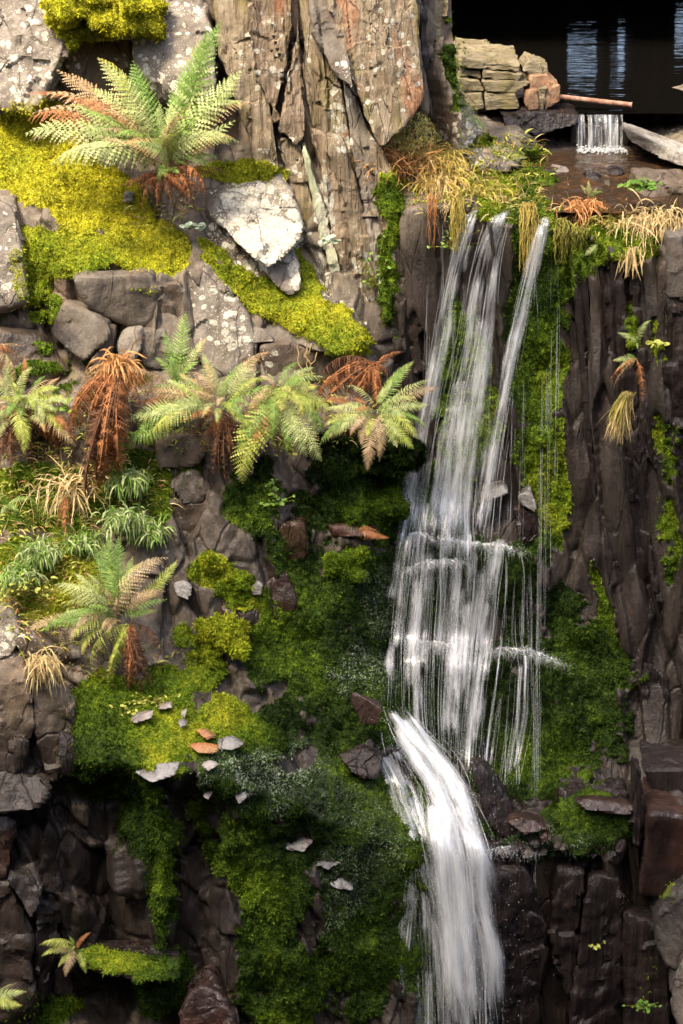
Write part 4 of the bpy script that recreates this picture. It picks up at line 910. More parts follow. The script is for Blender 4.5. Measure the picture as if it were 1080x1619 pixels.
for key, kw in {'straight': dict(bend=.55, el0=.5), 'arch': dict(bend=1.15, el0=.8), 'droop': dict(bend=1.9, el0=1.1), 'straight2': dict(bend=.4, el0=.4, pl=.19, npair=20, yaw=-.2),
                'arch2': dict(bend=1.3, el0=.9, pl=.19, yaw=-.25, npair=22), 'arch3': dict(bend=1.3, el0=.85, yaw=.6, droop=.5, npair=19, pl=.17), 'arch4': dict(bend=1.0, el0=.7, yaw=-.55, droop=.25, npair=22, pl=.16), 'droop2': dict(bend=2.1, el0=1.2, yaw=.5, droop=.5), 'droop3': dict(bend=1.7, el0=1.0, yaw=-.5, pl=.2), 'bent': dict(bend=2.3, el0=1.0, yaw=.35, pl=.15, curl=.3), 'torn': dict(bend=1.4, el0=.9, yaw=-.4, npair=15, pl=.16, curl=.25),
                'broad': dict(bend=.9, el0=.6, pl=.26, npair=16, nseg=7, wfac=1.3), 'hang': dict(bend=2.7, el0=1.15, pl=.10, curl=.9, npair=26, droop=.6),
                'hang2': dict(bend=2.4, el0=1.3, pl=.085, curl=1.1, npair=28, yaw=-.3, droop=.7), 'wither': dict(bend=1.3, el0=.8, pl=.13, curl=.6, npair=24)}.items():
    V, F, A, tip = frond_geo(seed=len(FROND), **kw)
    FROND[key] = (mesh('frond', V, F, {'along': A}, False), tip)

def basis(y, z):
    y = y / np.linalg.norm(y); x = np.cross(y, z); x /= np.linalg.norm(x) + 1e-9; z = np.cross(x, y)
    return np.stack([x, y, z], 1)
from mathutils import Matrix
def frond(parent, base, tip, kind, mat, face=.45, r=None):
    if kind in ('arch', 'arch2'): kind = rr.choice(['arch', 'arch2', 'arch3', 'arch4', 'torn', 'bent'])
    if kind == 'droop': kind = rr.choice(['droop', 'droop2', 'droop3', 'bent'])
    me, lt = FROND[kind]; ch = tip - base; L = np.linalg.norm(ch) / np.linalg.norm(lt)
    up = np.array([0, 0, 1.0]); tocam = np.array([0, -1.0, .35]); u = up * (1 - face) + tocam * face
    if abs(ch @ up) / np.linalg.norm(ch) > .9: u = tocam
    R = basis(ch, u) @ basis(np.array(lt, float), np.array([0, 0, 1.0])).T
    o = obj('frond', me, M[mat], parent); o.rotation_euler = Matrix(R.tolist()).to_euler(); o.scale = (L, L, L)
    o.location = Vector(base) - parent.location
    return o

rr = random.Random(5)
def fern(name, base, tips, label, cat='fern', group=None, jit=.02, dup=1):
    b = P(*base); e = empty(name, b); setp(e, label, cat, group)
    for tp in tips:
        px, py, dy, kind, mat = tp
        for k in range(dup + (1 if cat == 'fern' and jit >= .02 else 0)):
            q = P(px + (rr.uniform(-26, 26) if k else 0), py + (rr.uniform(-20, 20) if k else 0), base[2] + dy)
            o = b + np.array([rr.uniform(-jit, jit), rr.uniform(-jit, jit), rr.uniform(-jit, 0)])
            if cat == 'fern' and jit >= .02: o = o + (q - o) * (rr.uniform(0, .25) if k == 0 else rr.uniform(.1, .45))
            mt = mat if not (k and cat == 'fern') else rr.choice([mat, mat, mat, mat, 'fern_tan', 'fern_dead', 'fern_lime', 'fern_green'])
            frond(e, o, q, kind, mt, rr.uniform(.1, .8))
    return e
p_, g_, l_, t_, d_, k_ = 'fern_pale', 'fern_green', 'fern_lime', 'fern_tan', 'fern_dead', 'fern_dark'
fern('fern', (262, 262, .18), [(328, 52, .1, 'straight', g_), (332, 60, .0, 'straight2', p_), (382, 112, 0, 'arch', p_), (384, 160, -.1, 'arch2', p_), (370, 150, .1, 'arch', g_), (378, 225, -.2, 'droop', p_), (345, 250, -.15, 'arch', g_), (372, 190, -.1, 'arch', p_),
    (40, 212, -.15, 'arch', p_), (92, 262, -.35, 'droop', p_), (50, 180, .0, 'arch2', t_), (90, 110, .15, 'straight', t_), (155, 92, .2, 'straight2', p_), (165, 108, .1, 'arch', p_), (210, 95, .2, 'straight', g_), (65, 150, .1, 'arch', t_), (110, 165, -.05, 'arch2', p_),
    (95, 200, -.1, 'arch', t_), (140, 140, .1, 'arch', p_), (160, 215, -.3, 'arch2', t_), (195, 225, -.35, 'droop', p_), (240, 180, .1, 'straight', p_), (255, 215, -.3, 'broad', p_), (215, 160, .1, 'straight', g_), (300, 185, -.3, 'arch', t_), (270, 170, -.1, 'arch', p_),
    (250, 290, -.2, 'droop', g_), (285, 275, -.2, 'arch', g_), (190, 250, -.3, 'droop', g_), (130, 215, -.1, 'arch', g_), (340, 200, .1, 'arch', g_), (300, 110, .2, 'straight', g_), (120, 190, -.2, 'arch', p_), (320, 130, .1, 'arch', p_), (180, 180, -.2, 'arch2', p_)],
    'big arching pale green fern with browning tips on the yellow moss slope')
fern('dead_fern', (262, 280, .14), [(225, 300, -.15, 'hang', d_), (250, 330, -.2, 'hang2', d_), (275, 335, -.2, 'hang', k_), (300, 320, -.2, 'hang', d_), (320, 300, -.1, 'hang2', d_), (190, 295, -.2, 'wither', d_), (330, 285, -.1, 'hang', k_), (240, 315, -.15, 'hang2', k_), (290, 305, -.2, 'hang2', d_), (345, 280, 0, 'wither', k_), (310, 335, -.15, 'hang', k_)],
     'rusty withered fronds beneath the big arching fern', 'dead fern', dup=2)
fern('fern', (30, 640, -.28), [(-30, 600, 0, 'arch', p_), (5, 575, .1, 'straight', p_), (55, 580, .1, 'arch', p_), (85, 600, 0, 'arch2', t_), (108, 632, -.1, 'arch', l_), (102, 690, -.2, 'droop', l_), (70, 668, -.25, 'droop', p_), (30, 700, -.3, 'droop', l_), (-15, 680, -.2, 'droop', p_), (0, 630, -.2, 'broad', l_), (60, 630, -.2, 'broad', p_), (40, 610, 0, 'arch', g_), (90, 650, -.2, 'arch', p_), (10, 660, -.25, 'droop', g_)],
     'bright yellow green fern at the photo edge next to the brown hanging bracken', dup=2)
fern('dead_fern', (25, 650, -.22), [(20, 760, -.2, 'hang', k_), (50, 740, -.2, 'hang2', k_), (80, 700, -.15, 'hang', k_), (-10, 730, -.2, 'hang2', k_), (95, 720, -.1, 'hang', d_), (40, 720, -.2, 'hang', k_)], 'dark dead fronds hanging beneath the bright fern at the photo edge', 'dead fern', dup=2)
fern('dead_fern', (-10, 550, -.15), [(30, 570, -.1, 'hang', d_), (10, 590, -.1, 'hang2', d_), (35, 548, 0, 'wither', t_), (20, 610, -.1, 'hang', t_)], 'small orange withered fern above the bright fern at the photo edge', 'dead fern')
fern('dead_fern', (188, 580, -.42), [(112, 680, -.1, 'hang', d_), (122, 660, -.05, 'hang2', d_), (145, 730, -.12, 'hang', d_), (158, 772, -.14, 'hang2', k_), (168, 765, -.12, 'hang', d_), (178, 755, -.12, 'hang2', d_), (190, 745, -.1, 'hang', d_), (200, 700, -.1, 'hang2', d_), (218, 650, -.08, 'hang', d_), (232, 612, -.05, 'wither', d_), (150, 690, -.14, 'hang', d_), (185, 700, -.14, 'hang', d_), (135, 620, 0, 'hang', t_), (245, 600, -.05, 'wither', t_), (160, 720, -.1, 'hang2', d_), (175, 730, -.16, 'hang', k_)],
     'russet dead bracken hanging in a long curtain', 'dead fern', dup=3)
fern('fern', (282, 612, -.3), [(294, 492, .15, 'straight', g_), (258, 525, .1, 'straight2', g_), (328, 532, .1, 'straight', p_), (270, 560, 0, 'arch', g_), (318, 570, 0, 'arch2', g_), (245, 565, 0, 'arch', g_)], 'upright fresh green fern in front of the slate blocks'.replace('in front of', 'before'), jit=.01)
fern('fern', (345, 640, -.42), [(212, 668, -.1, 'arch', p_), (235, 640, 0, 'arch2', p_), (248, 692, -.2, 'droop', p_), (262, 600, .05, 'arch', p_), (300, 590, .1, 'arch', t_), (330, 575, .15, 'straight', p_), (410, 565, .1, 'arch', p_), (425, 600, 0, 'arch', l_), (395, 640, -.15, 'broad', p_), (280, 655, -.2, 'broad', p_), (255, 660, -.2, 'arch', p_), (305, 620, -.1, 'broad', t_), (350, 600, 0, 'arch2', p_), (375, 590, .1, 'arch', g_), (320, 660, -.2, 'droop', p_), (230, 620, .05, 'arch', t_), (370, 660, -.2, 'droop', l_), (215, 690, -.1, 'droop', g_), (290, 610, 0, 'arch', l_)],
     'pale spreading fern in the middle of the terrace row', dup=2)
fern('dead_fern', (352, 655, -.38), [(335, 735, -.1, 'hang', k_), (350, 755, -.1, 'hang2', k_), (368, 745, -.1, 'hang', k_), (325, 715, -.08, 'hang', d_), (385, 720, -.05, 'hang2', k_), (340, 700, -.1, 'hang2', d_), (310, 690, -.05, 'hang', d_), (420, 720, -.05, 'hang', k_)], 'dark brown withered skirt beneath the pale spreading fern', 'dead fern', dup=2)
fern('fern', (440, 610, -.42), [(375, 690, -.15, 'broad', l_), (384, 765, -.2, 'droop', l_), (400, 705, -.2, 'broad', l_), (430, 700, -.2, 'droop', g_), (492, 605, .05, 'broad', l_), (508, 640, 0, 'broad', l_), (486, 722, -.2, 'droop', p_), (420, 590, .05, 'arch', p_), (500, 615, -.1, 'broad', l_), (525, 650, -.1, 'broad', l_), (480, 660, -.2, 'droop', l_), (415, 615, -.1, 'arch', p_), (500, 690, -.15, 'droop', p_), (460, 620, -.15, 'broad', l_), (500, 590, .1, 'arch', l_), (465, 680, -.2, 'broad', p_), (445, 650, -.2, 'broad', l_), (520, 600, .05, 'arch', p_), (405, 640, -.1, 'arch', l_), (470, 630, -.1, 'broad', t_), (390, 660, -.1, 'arch', t_), (455, 590, .1, 'arch', l_), (375, 715, -.15, 'droop', g_)],
     'yellow lime fern with broad fronds between the pale fern and the fall', dup=1)
fern('fern', (592, 645, -.5), [(655, 570, .1, 'straight', g_), (680, 600, .05, 'arch', p_), (678, 640, -.05, 'arch2', p_), (655, 710, -.2, 'droop', l_), (632, 690, -.2, 'broad', p_), (600, 730, -.25, 'droop', t_), (572, 705, -.2, 'droop', t_), (515, 645, 0, 'arch', p_), (512, 675, -.1, 'arch2', l_), (545, 610, .05, 'arch', p_), (640, 660, -.15, 'broad', p_), (530, 690, -.15, 'droop', p_), (620, 600, .05, 'arch', p_), (560, 660, -.15, 'broad', p_), (540, 640, 0, 'arch', p_), (665, 665, -.1, 'arch', g_), (610, 610, .1, 'straight', g_), (580, 690, -.2, 'broad', l_)],
     'fresh pale fern touching the falling water', dup=1)
fern('dead_fern', (590, 572, -.3), [(545, 600, -.05, 'hang', d_), (552, 640, -.1, 'hang2', d_), (570, 650, -.1, 'hang', d_), (600, 630, -.1, 'hang2', d_), (612, 600, -.05, 'hang', d_), (580, 620, -.1, 'hang', d_), (615, 570, 0, 'wither', d_), (560, 590, -.05, 'hang2', d_), (530, 620, -.05, 'hang', k_), (510, 650, -.05, 'hang', d_)], 'rust orange withered clump above the fern touching the water', 'dead fern', dup=3)
fern('fern', (188, 975, -1.0), [(188, 848, .12, 'straight', g_), (160, 855, .15, 'straight2', g_), (150, 880, .1, 'arch', g_), (85, 925, 0, 'arch', p_), (75, 985, -.1, 'droop', g_), (118, 905, .05, 'arch', p_), (266, 882, .05, 'arch', t_), (262, 935, -.05, 'arch2', t_), (250, 965, -.1, 'arch', g_), (60, 1000, -.1, 'arch', g_), (110, 1012, -.2, 'droop', t_), (140, 960, -.2, 'broad', g_), (230, 905, 0, 'arch', t_), (130, 1035, -.2, 'droop', l_), (165, 930, -.05, 'arch', t_), (210, 880, .1, 'straight', g_), (170, 1000, -.2, 'arch', t_), (100, 960, -.05, 'arch', p_)],
     'large green fern with fading tan fronds above the mossy ledge', dup=1)
fern('dead_fern', (205, 985, -1.0), [(215, 1070, -.1, 'hang', k_), (235, 1060, -.1, 'hang2', k_), (195, 1055, -.1, 'hang', d_), (180, 1060, -.12, 'hang', l_), (250, 1040, -.05, 'hang', k_), (222, 1040, -.1, 'hang2', d_), (240, 1085, -.1, 'hang', k_), (205, 1090, -.1, 'hang', d_), (150, 1065, -.15, 'hang', l_)], 'dark withered fronds hanging over the mossy ledge', 'dead fern', dup=2)
fern('fern', (122, 1502, -1.52), [(62, 1494, -.05, 'arch', l_), (66, 1512, -.08, 'arch2', l_), (92, 1530, -.1, 'arch', l_), (104, 1545, -.1, 'droop', 'fern_tan'), (136, 1540, -.1, 'droop', l_), (144, 1474, .0, 'arch', d_), (108, 1478, 0, 'arch', g_), (135, 1500, -.05, 'arch', g_), (80, 1505, -.05, 'arch', t_)], 'small yellow green fern with orange tips in the dark hollow', jit=.008)
fern('fern', (-12, 1582, -1.5), [(42, 1568, -.05, 'arch', p_), (25, 1555, 0, 'arch2', p_), (35, 1590, -.1, 'droop', l_), (15, 1600, -.1, 'droop', g_)], 'pale fern tip poking in at the bottom corner', jit=.008)
fern('fern', (1006, 566, -.36), [(968, 570, -.02, 'arch', p_), (975, 585, -.04, 'arch2', p_), (964, 605, -.05, 'hang', d_), (1016, 634, -.05, 'hang', d_), (995, 580, -.05, 'arch', p_), (970, 615, -.06, 'hang2', t_), (990, 560, 0, 'arch', g_)], 'small fern with rusty hanging fronds on the dark wall', jit=.006)
fern('fern', (1008, 540, -.34), [(976, 526, 0, 'arch', p_), (985, 534, -.02, 'arch', p_), (1030, 506, 0, 'arch', p_), (1008, 552, -.05, 'arch', p_)], 'tiny pale fern above the rusty one on the dark wall', jit=.006)
fern('fern', (946, 386, -.2), [(924, 404, -.05, 'broad', p_)], 'single pale frond below the orange grass by the lip', jit=.002)
fern('dead_fern', (566, 838, -.48), [(616, 850, -.05, 'arch', d_), (600, 842, -.02, 'wither', d_), (590, 838, 0, 'arch', d_)], 'small orange dead frond lying on the brown ledge stone', 'dead fern', jit=.004)
fern('fern', (684, 160, .9), [(718, 152, -.05, 'arch', l_), (705, 145, 0, 'arch', 'gold'), (700, 165, -.05, 'droop', l_)], 'small yellow fern at the foot of the mossy pillar', jit=.006)
fern('fern', (740, 182, 1.0), [(768, 208, -.1, 'broad', g_), (756, 190, -.05, 'arch', g_), (735, 195, -.05, 'arch', g_)], 'small fresh green fern on the pale bank rock', jit=.006)
fern('fern', (935, 312, .35), [(918, 292, 0, 'arch', p_), (945, 296, 0, 'arch', p_), (930, 285, .02, 'straight', p_), (955, 305, -.02, 'arch', g_)], 'small pale fern standing in the stream', jit=.006)
fern('fern', (10, 800, -.62), [(-10, 770, 0, 'arch', g_), (45, 790, 0, 'arch', p_), (30, 810, -.1, 'droop', g_), (0, 820, -.1, 'droop', p_), (60, 800, 0, 'arch', g_)], 'small grey green fern on the mossy bank at the photo edge', jit=.01)
fern('dead_fern', (105, 780, -.58), [(90, 840, -.1, 'wither', d_), (105, 862, -.12, 'hang', d_), (75, 820, -.08, 'wither', t_), (125, 800, -.05, 'wither', t_), (130, 830, -.05, 'hang', t_), (85, 760, 0, 'wither', d_)], 'light brown withered fern on the mossy bank', 'dead fern', jit=.01)

# ------------------------------------------------------------------ grasses, herbs, hanging growth
def blades(n, L, mean, spread, grav, wdt=.004, seed=0, rootr=.02, seg=6):
    r = np.random.default_rng(seed)
    d = np.array(mean, float) + r.normal(size=(n, 3)) * spread; d /= np.linalg.norm(d, axis=1)[:, None]
    l = L * r.uniform(.55, 1.15, n); g = grav * r.uniform(.6, 1.5, n)
    p = r.normal(size=(n, 3)) * np.array([rootr, rootr, rootr * .4]); pts = [p]
    for k in range(seg):
        d = d + np.array([0, 0, -1.0]) * (g / seg * 1.6)[:, None] + r.normal(size=(n, 3)) * .13
        d /= np.linalg.norm(d, axis=1)[:, None]; p = p + d * (l / seg)[:, None]; pts.append(p)
    pts = np.stack(pts, 1)                                                     # n, seg+1, 3
    sd = np.cross(pts[:, -1] - pts[:, 0], r.normal(size=(n, 3))); sd /= np.linalg.norm(sd, axis=1)[:, None] + 1e-9
    wv = wdt * np.array([.8] + [1.0] * (seg - 2) + [.65, .12])
    A = pts - sd[:, None] * wv[None, :, None]; B = pts + sd[:, None] * wv[None, :, None]
    V = np.stack([A, B], 2).reshape(-1, 3)
    base = (np.arange(n) * (seg + 1) * 2)[:, None]; j = np.arange(seg)[None] * 2
    F = np.stack([base + j, base + j + 1, base + j + 3, base + j + 2], -1).reshape(-1, 4)
    return V, F
def tuft(name, base, n, L, mean, spread, grav, mat, label, cat='grass tuft', group=None, wdt=.0035, rootr=.02, parts=(), stuff=False):
    e = empty(name, P(*base)); setp(e, label, cat, group)
    for i, (n2, L2, m2, s2, g2, mt, w2) in enumerate([(n, L, mean, spread, grav, mat, wdt)] + list(parts)):
        V, F = blades(n2, L2, m2, s2, g2, w2, int(base[0] * 3 + base[1] + i), rootr)
        obj('grass_blades', mesh('grass_blades', V, F, None, True), M[mt], e)
    return e
DN, OUT = (0, -.3, -1), (0, -.7, .5)
tuft('grass_tuft', (690, 252, .5), 420, .22, OUT, .55, 1.6, 'gold', 'golden grass spilling over the bank above the fall', rootr=.07, parts=[(220, .3, (0, -.8, .1), .4, 1.8, 'straw', .0035)])
tuft('grass_tuft', (700, 285, .3), 260, .2, (0, -.8, 0), .45, 1.8, 'straw', 'straw grass hanging over the lip next to the hanging roots', rootr=.06, parts=[(160, .16, OUT, .6, 1, 'gold', .0035)])
tuft('grass_tuft', (752, 306, .2), 150, .09, (0, -.6, .4), .6, 1.2, 'gold', 'short golden grass beside the first water stream', rootr=.07, parts=[(100, .08, OUT, .7, .8, 'olivegrass', .004)])
tuft('grass_tuft', (925, 325, .12), 320, .11, (0, -.7, .3), .6, 1.6, 'rustgrass', 'rust orange grass clump at the lip by the thin stream', rootr=.045)
tuft('grass_tuft', (1010, 345, .05), 420, .2, (0, -.8, .1), .55, 1.9, 'straw', 'pale straw tuft drooping over the dark wall', rootr=.05, parts=[(140, .26, (-.3, -.6, -.2), .4, 1.5, 'straw', .003)])
tuft('grass_tuft', (1050, 340, .0), 200, .14, (0, -.8, .1), .6, 1.6, 'straw', 'thin straw grass at the photo edge above the dark wall', rootr=.05)
tuft('grass_tuft', (960, 350, .05), 200, .1, (0, -.6, .4), .7, 1.2, 'olivegrass', 'short olive grass between the orange and straw grass', rootr=.06)
tuft('grass_tuft', (992, 622, -.36), 200, .22, (-.45, -.5, -.6), .22, 1.3, 'olivegrass', 'olive and straw tuft hanging on the dark wall below the small fern', rootr=.012, parts=[(160, .26, (-.4, -.5, -.7), .2, 1.2, 'straw', .003)])
tuft('grass_tuft', (65, 1042, -1.28), 200, .14, (0, -.7, .1), .5, 1.8, 'straw', 'dry straw grass hanging over the brown outcrop', rootr=.03, parts=[(60, .22, (.2, -.6, -.3), .5, 1.4, 'straw', .003)])
tuft('grass_tuft', (110, 765, -.55), 120, .24, (0, -.5, .3), .8, .9, 'straw', 'scattered dry stalks on the mossy bank below the hanging bracken', rootr=.07)
tuft('grass_tuft', (185, 572, -.44), 110, .2, (0, -.5, .2), .7, 1.1, 'rustgrass', 'orange stalks crowning the hanging bracken', rootr=.03, wdt=.005)
tuft('grass_tuft', (1000, 395, -.2), 60, .16, (-.2, -.3, -1), .25, .6, 'straw', 'few pale stalks trailing down the dark wall', rootr=.03)
for bx, by, y, n, lb in [(205, 755, -.6, 150, 'topmost grey green strap leaved tuft beside the slope rocks'), (195, 815, -.72, 190, 'wide grey green strap leaved tuft below the topmost one'), (62, 870, -.78, 190, 'grey green strap leaved tuft near the photo edge'), (235, 835, -.66, 120, 'small strap leaved tuft against the lichened slope rock'), (130, 850, -.72, 90, 'thin strap leaved tuft below the withered fern'), (30, 905, -.88, 80, 'yellowish strap leaved tuft on the mossy bank')]:
    tuft('strap_tuft', (bx, by, y), n, .11, (0, -.6, .6), .75, 1.7, 'strap', lb, 'leafy tuft', 'strap leaved tufts on the mossy bank', wdt=.0042, rootr=.045, parts=[(120, .11, (0, -.5, .5), .8, 1.6, 'herb', .004), (60, .1, (0, -.5, .4), .8, 1.6, 'fern_pale', .004)])
# moss and root strings hanging at the lip
def strings(name, px0, px1, py0, py1, y, n, mat, label, cat, seed, wd0=.006, group=None):
    r = np.random.default_rng(seed); e = empty(name, P((px0 + px1) / 2, py0, y)); setp(e, label, cat, group); parts = []
    for i in range(int(n * 1.6)):
        x = r.uniform(px0, px1); wd = wd0 * r.uniform(.4, 1); top = py0 + r.uniform(-6, 8); bot = py0 + (py1 - py0) * r.uniform(.35, 1.0)
        t = np.linspace(0, 1, 12); pts = P(x + np.cumsum(r.normal(size=12)) * 1.6, top + (bot - top) * t, y - .03 * np.sin(t * 2.2) + .01 * r.normal())
        parts.append(tube(pts, wd * (1 - .75 * t) * r.uniform(.5, 1.2) * (1 + .3 * r.normal(size=12)), 4))
    V, F = join(parts); loc = np.array(e.location)
    obj('hanging_strand', mesh('hanging_strand', V - loc, F, None, True), M[mat], e, (0, 0, 0))
    return e
strings('hanging_roots', 678, 690, 310, 400, .02, 12, 'rustgrass', 'thin orange roots hanging down the rock below the golden grass', 'hanging roots', 1, .004)
strings('hanging_roots', 700, 712, 320, 360, .02, 8, 'straw', 'short straw coloured roots beside the orange ones', 'hanging roots', 2, .004)
strings('hanging_moss', 716, 732, 318, 405, -.02, 26, 'gold', 'golden moss strings hanging between roots and first stream', 'hanging moss', 3, .006)
strings('hanging_moss', 826, 848, 325, 440, -.04, 44, 'gold', 'golden moss beard between the two wider streams and the thin stream', 'hanging moss', 4, .007)
strings('hanging_moss', 880, 900, 350, 420, -.04, 40, 'olivegrass', 'olive moss beard beside the thin stream', 'hanging moss', 5, .007)
strings('hanging_moss', 905, 925, 360, 400, -.06, 20, 'olivegrass', 'short olive moss beard at the corner of the dark wall', 'hanging moss', 6, .006)

def herb(name, base, n, spread, size, mat, label, cat='leafy plant', seed=0, up=.5, group=None, stems=True, depth=.5):
    r = np.random.default_rng(seed + int(base[0])); e = empty(name, P(*base)); setp(e, label, cat, group); L = []; S = []
    for i in range(n):
        d = np.array([r.normal() * spread, -abs(r.normal()) * spread * depth, abs(r.normal()) * spread * up + .01])
        nn = np.array([r.normal() * .5, -.6 + r.normal() * .3, .8]); nn /= np.linalg.norm(nn); s = size * r.uniform(.6, 1.25)
        B = basis(np.array([r.normal(), r.normal(), -.3]), nn)
        th = np.arange(8) * 2 * np.pi / 8; q = np.stack([np.cos(th) * s * .62, np.sin(th) * s, 0.12 * s * np.cos(2 * th)], 1)
        q = np.concatenate([[[0, 0, -.1 * s]], q]) @ B.T + d
        L.append((q, np.array([[0, k, k % 8 + 1] for k in range(1, 9)])))
        if stems: S.append(tube(np.stack([d * 0, d * .5 + np.array([0, 0, .01]), d]), .0016, 3))
    V, F = join(L); obj('leaves', mesh('leaves', V, F, None, True), M[mat], e)
    if S: V, F = join(S); obj('stems', mesh('stems', V, F, None, True), M['olivegrass'], e)
    return e
herb('leafy_plant', (1015, 300, .15), 60, .055, .022, 'herb', 'bright green leafy plant at the stream bend under the gravelly slab', seed=1)
herb('leafy_plant', (440, 800, -.48), 26, .05, .016, 'herb', 'fresh green round leaved herb on the moss below the lime fern', seed=2, up=1.2)
herb('leafy_plant', (432, 775, -.46), 14, .03, .015, 'herb', 'small upper sprig of green round leaves below the lime fern', seed=12, up=1.2)
herb('leafy_plant', (240, 1112, -1.18), 30, .06, .012, 'herb_y', 'yellow green small herb on the mossy ledge', seed=3)
herb('leafy_plant', (200, 1130, -1.25), 22, .05, .012, 'herb_y', 'yellow green creeping herb near the brown flake', seed=4)
herb('leafy_plant', (300, 362, .12), 16, .04, .022, 'paleleaf', 'pale blue green leaved plant beside the white boulder', seed=5)
herb('leafy_plant', (520, 385, .12), 12, .03, .022, 'paleleaf', 'tiny pale plant on the mint green slate', seed=6)
herb('leafy_plant', (1040, 548, -.32), 12, .03, .02, 'herb_y', 'yellow leaved plant beside the small ferns on the dark wall', seed=7)
herb('leafy_plant', (720, 395, 0.02), 40, .07, .010, 'herb', 'tiny leaved creeper on the wet rock by the roots', seed=8, up=1)
herb('leafy_plant', (1020, 1595, -1.35), 34, .05, .016, 'herb', 'green leafy plant at the bottom beside the beige boulder', seed=9)
herb('leafy_plant', (945, 1500, -1.2), 10, .03, .012, 'herb_y', 'small sprig on the near black rock face', seed=10)
herb('leafy_plant', (590, 455, .12), 40, .05, .011, 'herb', 'small leaved creeper on the slates over the rust clump', seed=13, up=2)
herb('leafy_plant', (215, 690, -.5), 20, .05, .02, 'herb', 'green leafy plant in the shade beside the hanging bracken', seed=14)
herb('leafy_plant', (110, 650, -.4), 24, .06, .016, 'herb', 'green leaves in the shade between the bright fern and the bracken', seed=15)
herb('leafy_plant', (60, 940, -.95), 60, .12, .014, 'herb_y', 'yellow green creeping leaves on the mossy bank near the photo edge', seed=16)
herb('leafy_plant', (450, 700, -.5), 20, .05, .014, 'herb_y', 'yellow green sprig hanging beneath the lime fern', seed=17, up=-1.0)
# heath shrub
e = empty('heath_shrub', P(630, 262, .38)); setp(e, 'golden green heath shrub with rusty twigs next to the slate outcrop', 'shrub')
V, F = blades(420, .2, (0, -.35, .9), .5, .5, .0018, 77, .09); obj('twigs', mesh('twigs', V, F, None, True), M['rustgrass'], e)
V, F = blades(160, .16, (-.6, -.6, .0), .4, .8, .003, 79, .05); obj('twigs', mesh('twigs', V - np.array([.08, 0, 0]), F, None, True), M['rustgrass'], e)
r = np.random.default_rng(3); n = 2600
c = r.normal(size=(n, 3)); c /= np.linalg.norm(c, axis=1)[:, None]; c = c * (r.uniform(0, 1, n) ** .4)[:, None] * np.array([.22, .13, .16]) + np.array([.0, 0, .15])
c += .04 * np.stack([fbm(c, 9, 2, s) for s in (1, 2, 3)], 1)
d = r.normal(size=(n, 3)); d[:, 2] += .8; d /= np.linalg.norm(d, axis=1)[:, None]; s_ = np.cross(d, r.normal(size=(n, 3))); s_ /= np.linalg.norm(s_, axis=1)[:, None]
V = np.stack([c - s_ * .004, c + s_ * .004, c + d * .026], 1).reshape(-1, 3); up_ = c[:, 2] - .5 * c[:, 0] * 0 + r.normal(size=n) * .04
hi = np.repeat(c[:, 0] + c[:, 2] + r.normal(size=n) * .05 > .07, 3)
for sel, mt in ((hi, 'heath'), (~hi, 'rustgrass')):
    obj('leaves', mesh('leaves', V[sel], np.arange(sel.sum()).reshape(-1, 3), None, False), M[mt], e)
# bare roots on the dark block
e = empty('bare_roots', P(485, 545, -.12)); setp(e, 'thin pale roots dangling over the dark block under the mossy slab', 'roots')
for k in range(4):
    x = 470 + k * 11; py_ = np.linspace(543, 595 - 8 * (k % 2), 9); pts = P(x + np.cumsum(np.random.default_rng(k).normal(size=9)) * 3.5, py_, -.115)
    V, F = tube(pts, .0035, 5); obj('root', mesh('root', V - np.array(e.location), F, None, True), M['straw'], e)

# ------------------------------------------------------------------ falling water
def fall_y(px, py):
    pxs = np.array([s[0] for s in FALL], float)
    ys = np.stack([np.interp(py, [c[0] for c in s[1]], [c[1] for c in s[1]]) for s in FALL], 0)
    px = np.clip(px, pxs[0], pxs[-1] - 1e-3); k = np.clip(np.searchsorted(pxs, px, 'right') - 1, 0, len(pxs) - 2)
    f = (px - pxs[k]) / (pxs[k + 1] - pxs[k]); i = np.arange(len(px))
    return ys[k, i] * (1 - f) + ys[k + 1, i] * f

def water_white(name, lo, hi, strand=False, fu=16.0, fv=.9):
    t = NT(name); fl = t.attr('flow').outputs['Vector']
    sep = t.n('SeparateXYZ', Vector=fl); u, v, s = sep.outputs
    white = t.n('BsdfDiffuse', Color=(.80, .82, .83)); tl = t.n('BsdfTranslucent', Color=(.80, .82, .83))
    gl = t.n('BsdfGlossy', Color=(1, 1, 1), Roughness=.25)
    body = t.n('MixShader', i0=.42, i1=white.outputs[0], i2=tl.outputs[0]).outputs[0]
    body = t.n('MixShader', i0=.12, i1=body, i2=gl.outputs[0]).outputs[0]
    if strand: a = s
    else:
        vec = t.n('CombineXYZ', X=t.math('MULTIPLY', u, fu), Y=t.math('MULTIPLY', v, fv), Z=t.math('MULTIPLY', s, 7.0)).outputs[0]
        n1 = t.noise(1.0, 6, .68, vec); vec2 = t.n('CombineXYZ', X=t.math('MULTIPLY', u, fu * .3), Y=t.math('MULTIPLY', v, fv * 1.6), Z=t.math('MULTIPLY', s, 3.0)).outputs[0]
        n2 = t.noise(1.0, 3, .5, vec2)
        n = t.math('ADD', t.math('MULTIPLY', n1, .75), t.math('MULTIPLY', n2, .45))
        edge = t.attr('edge').outputs['Fac']
        a = t.math('MULTIPLY', t.step(lo, hi, t.math('ADD', n, t.math('MULTIPLY', t.math('SUBTRACT', edge, 1.0), .35))), edge, True)
    tr = t.n('BsdfTransparent')
    return t.end(t.n('MixShader', i0=a, i1=tr.outputs[0], i2=body).outputs[0])
M['w_strand'] = water_white('water_strand', 0, 1, True)
M['w_stream'] = water_white('falling_water', .46, .90, fu=7, fv=.8)
M['w_veil'] = water_white('water_veil', .46, .92, fu=20, fv=.4)
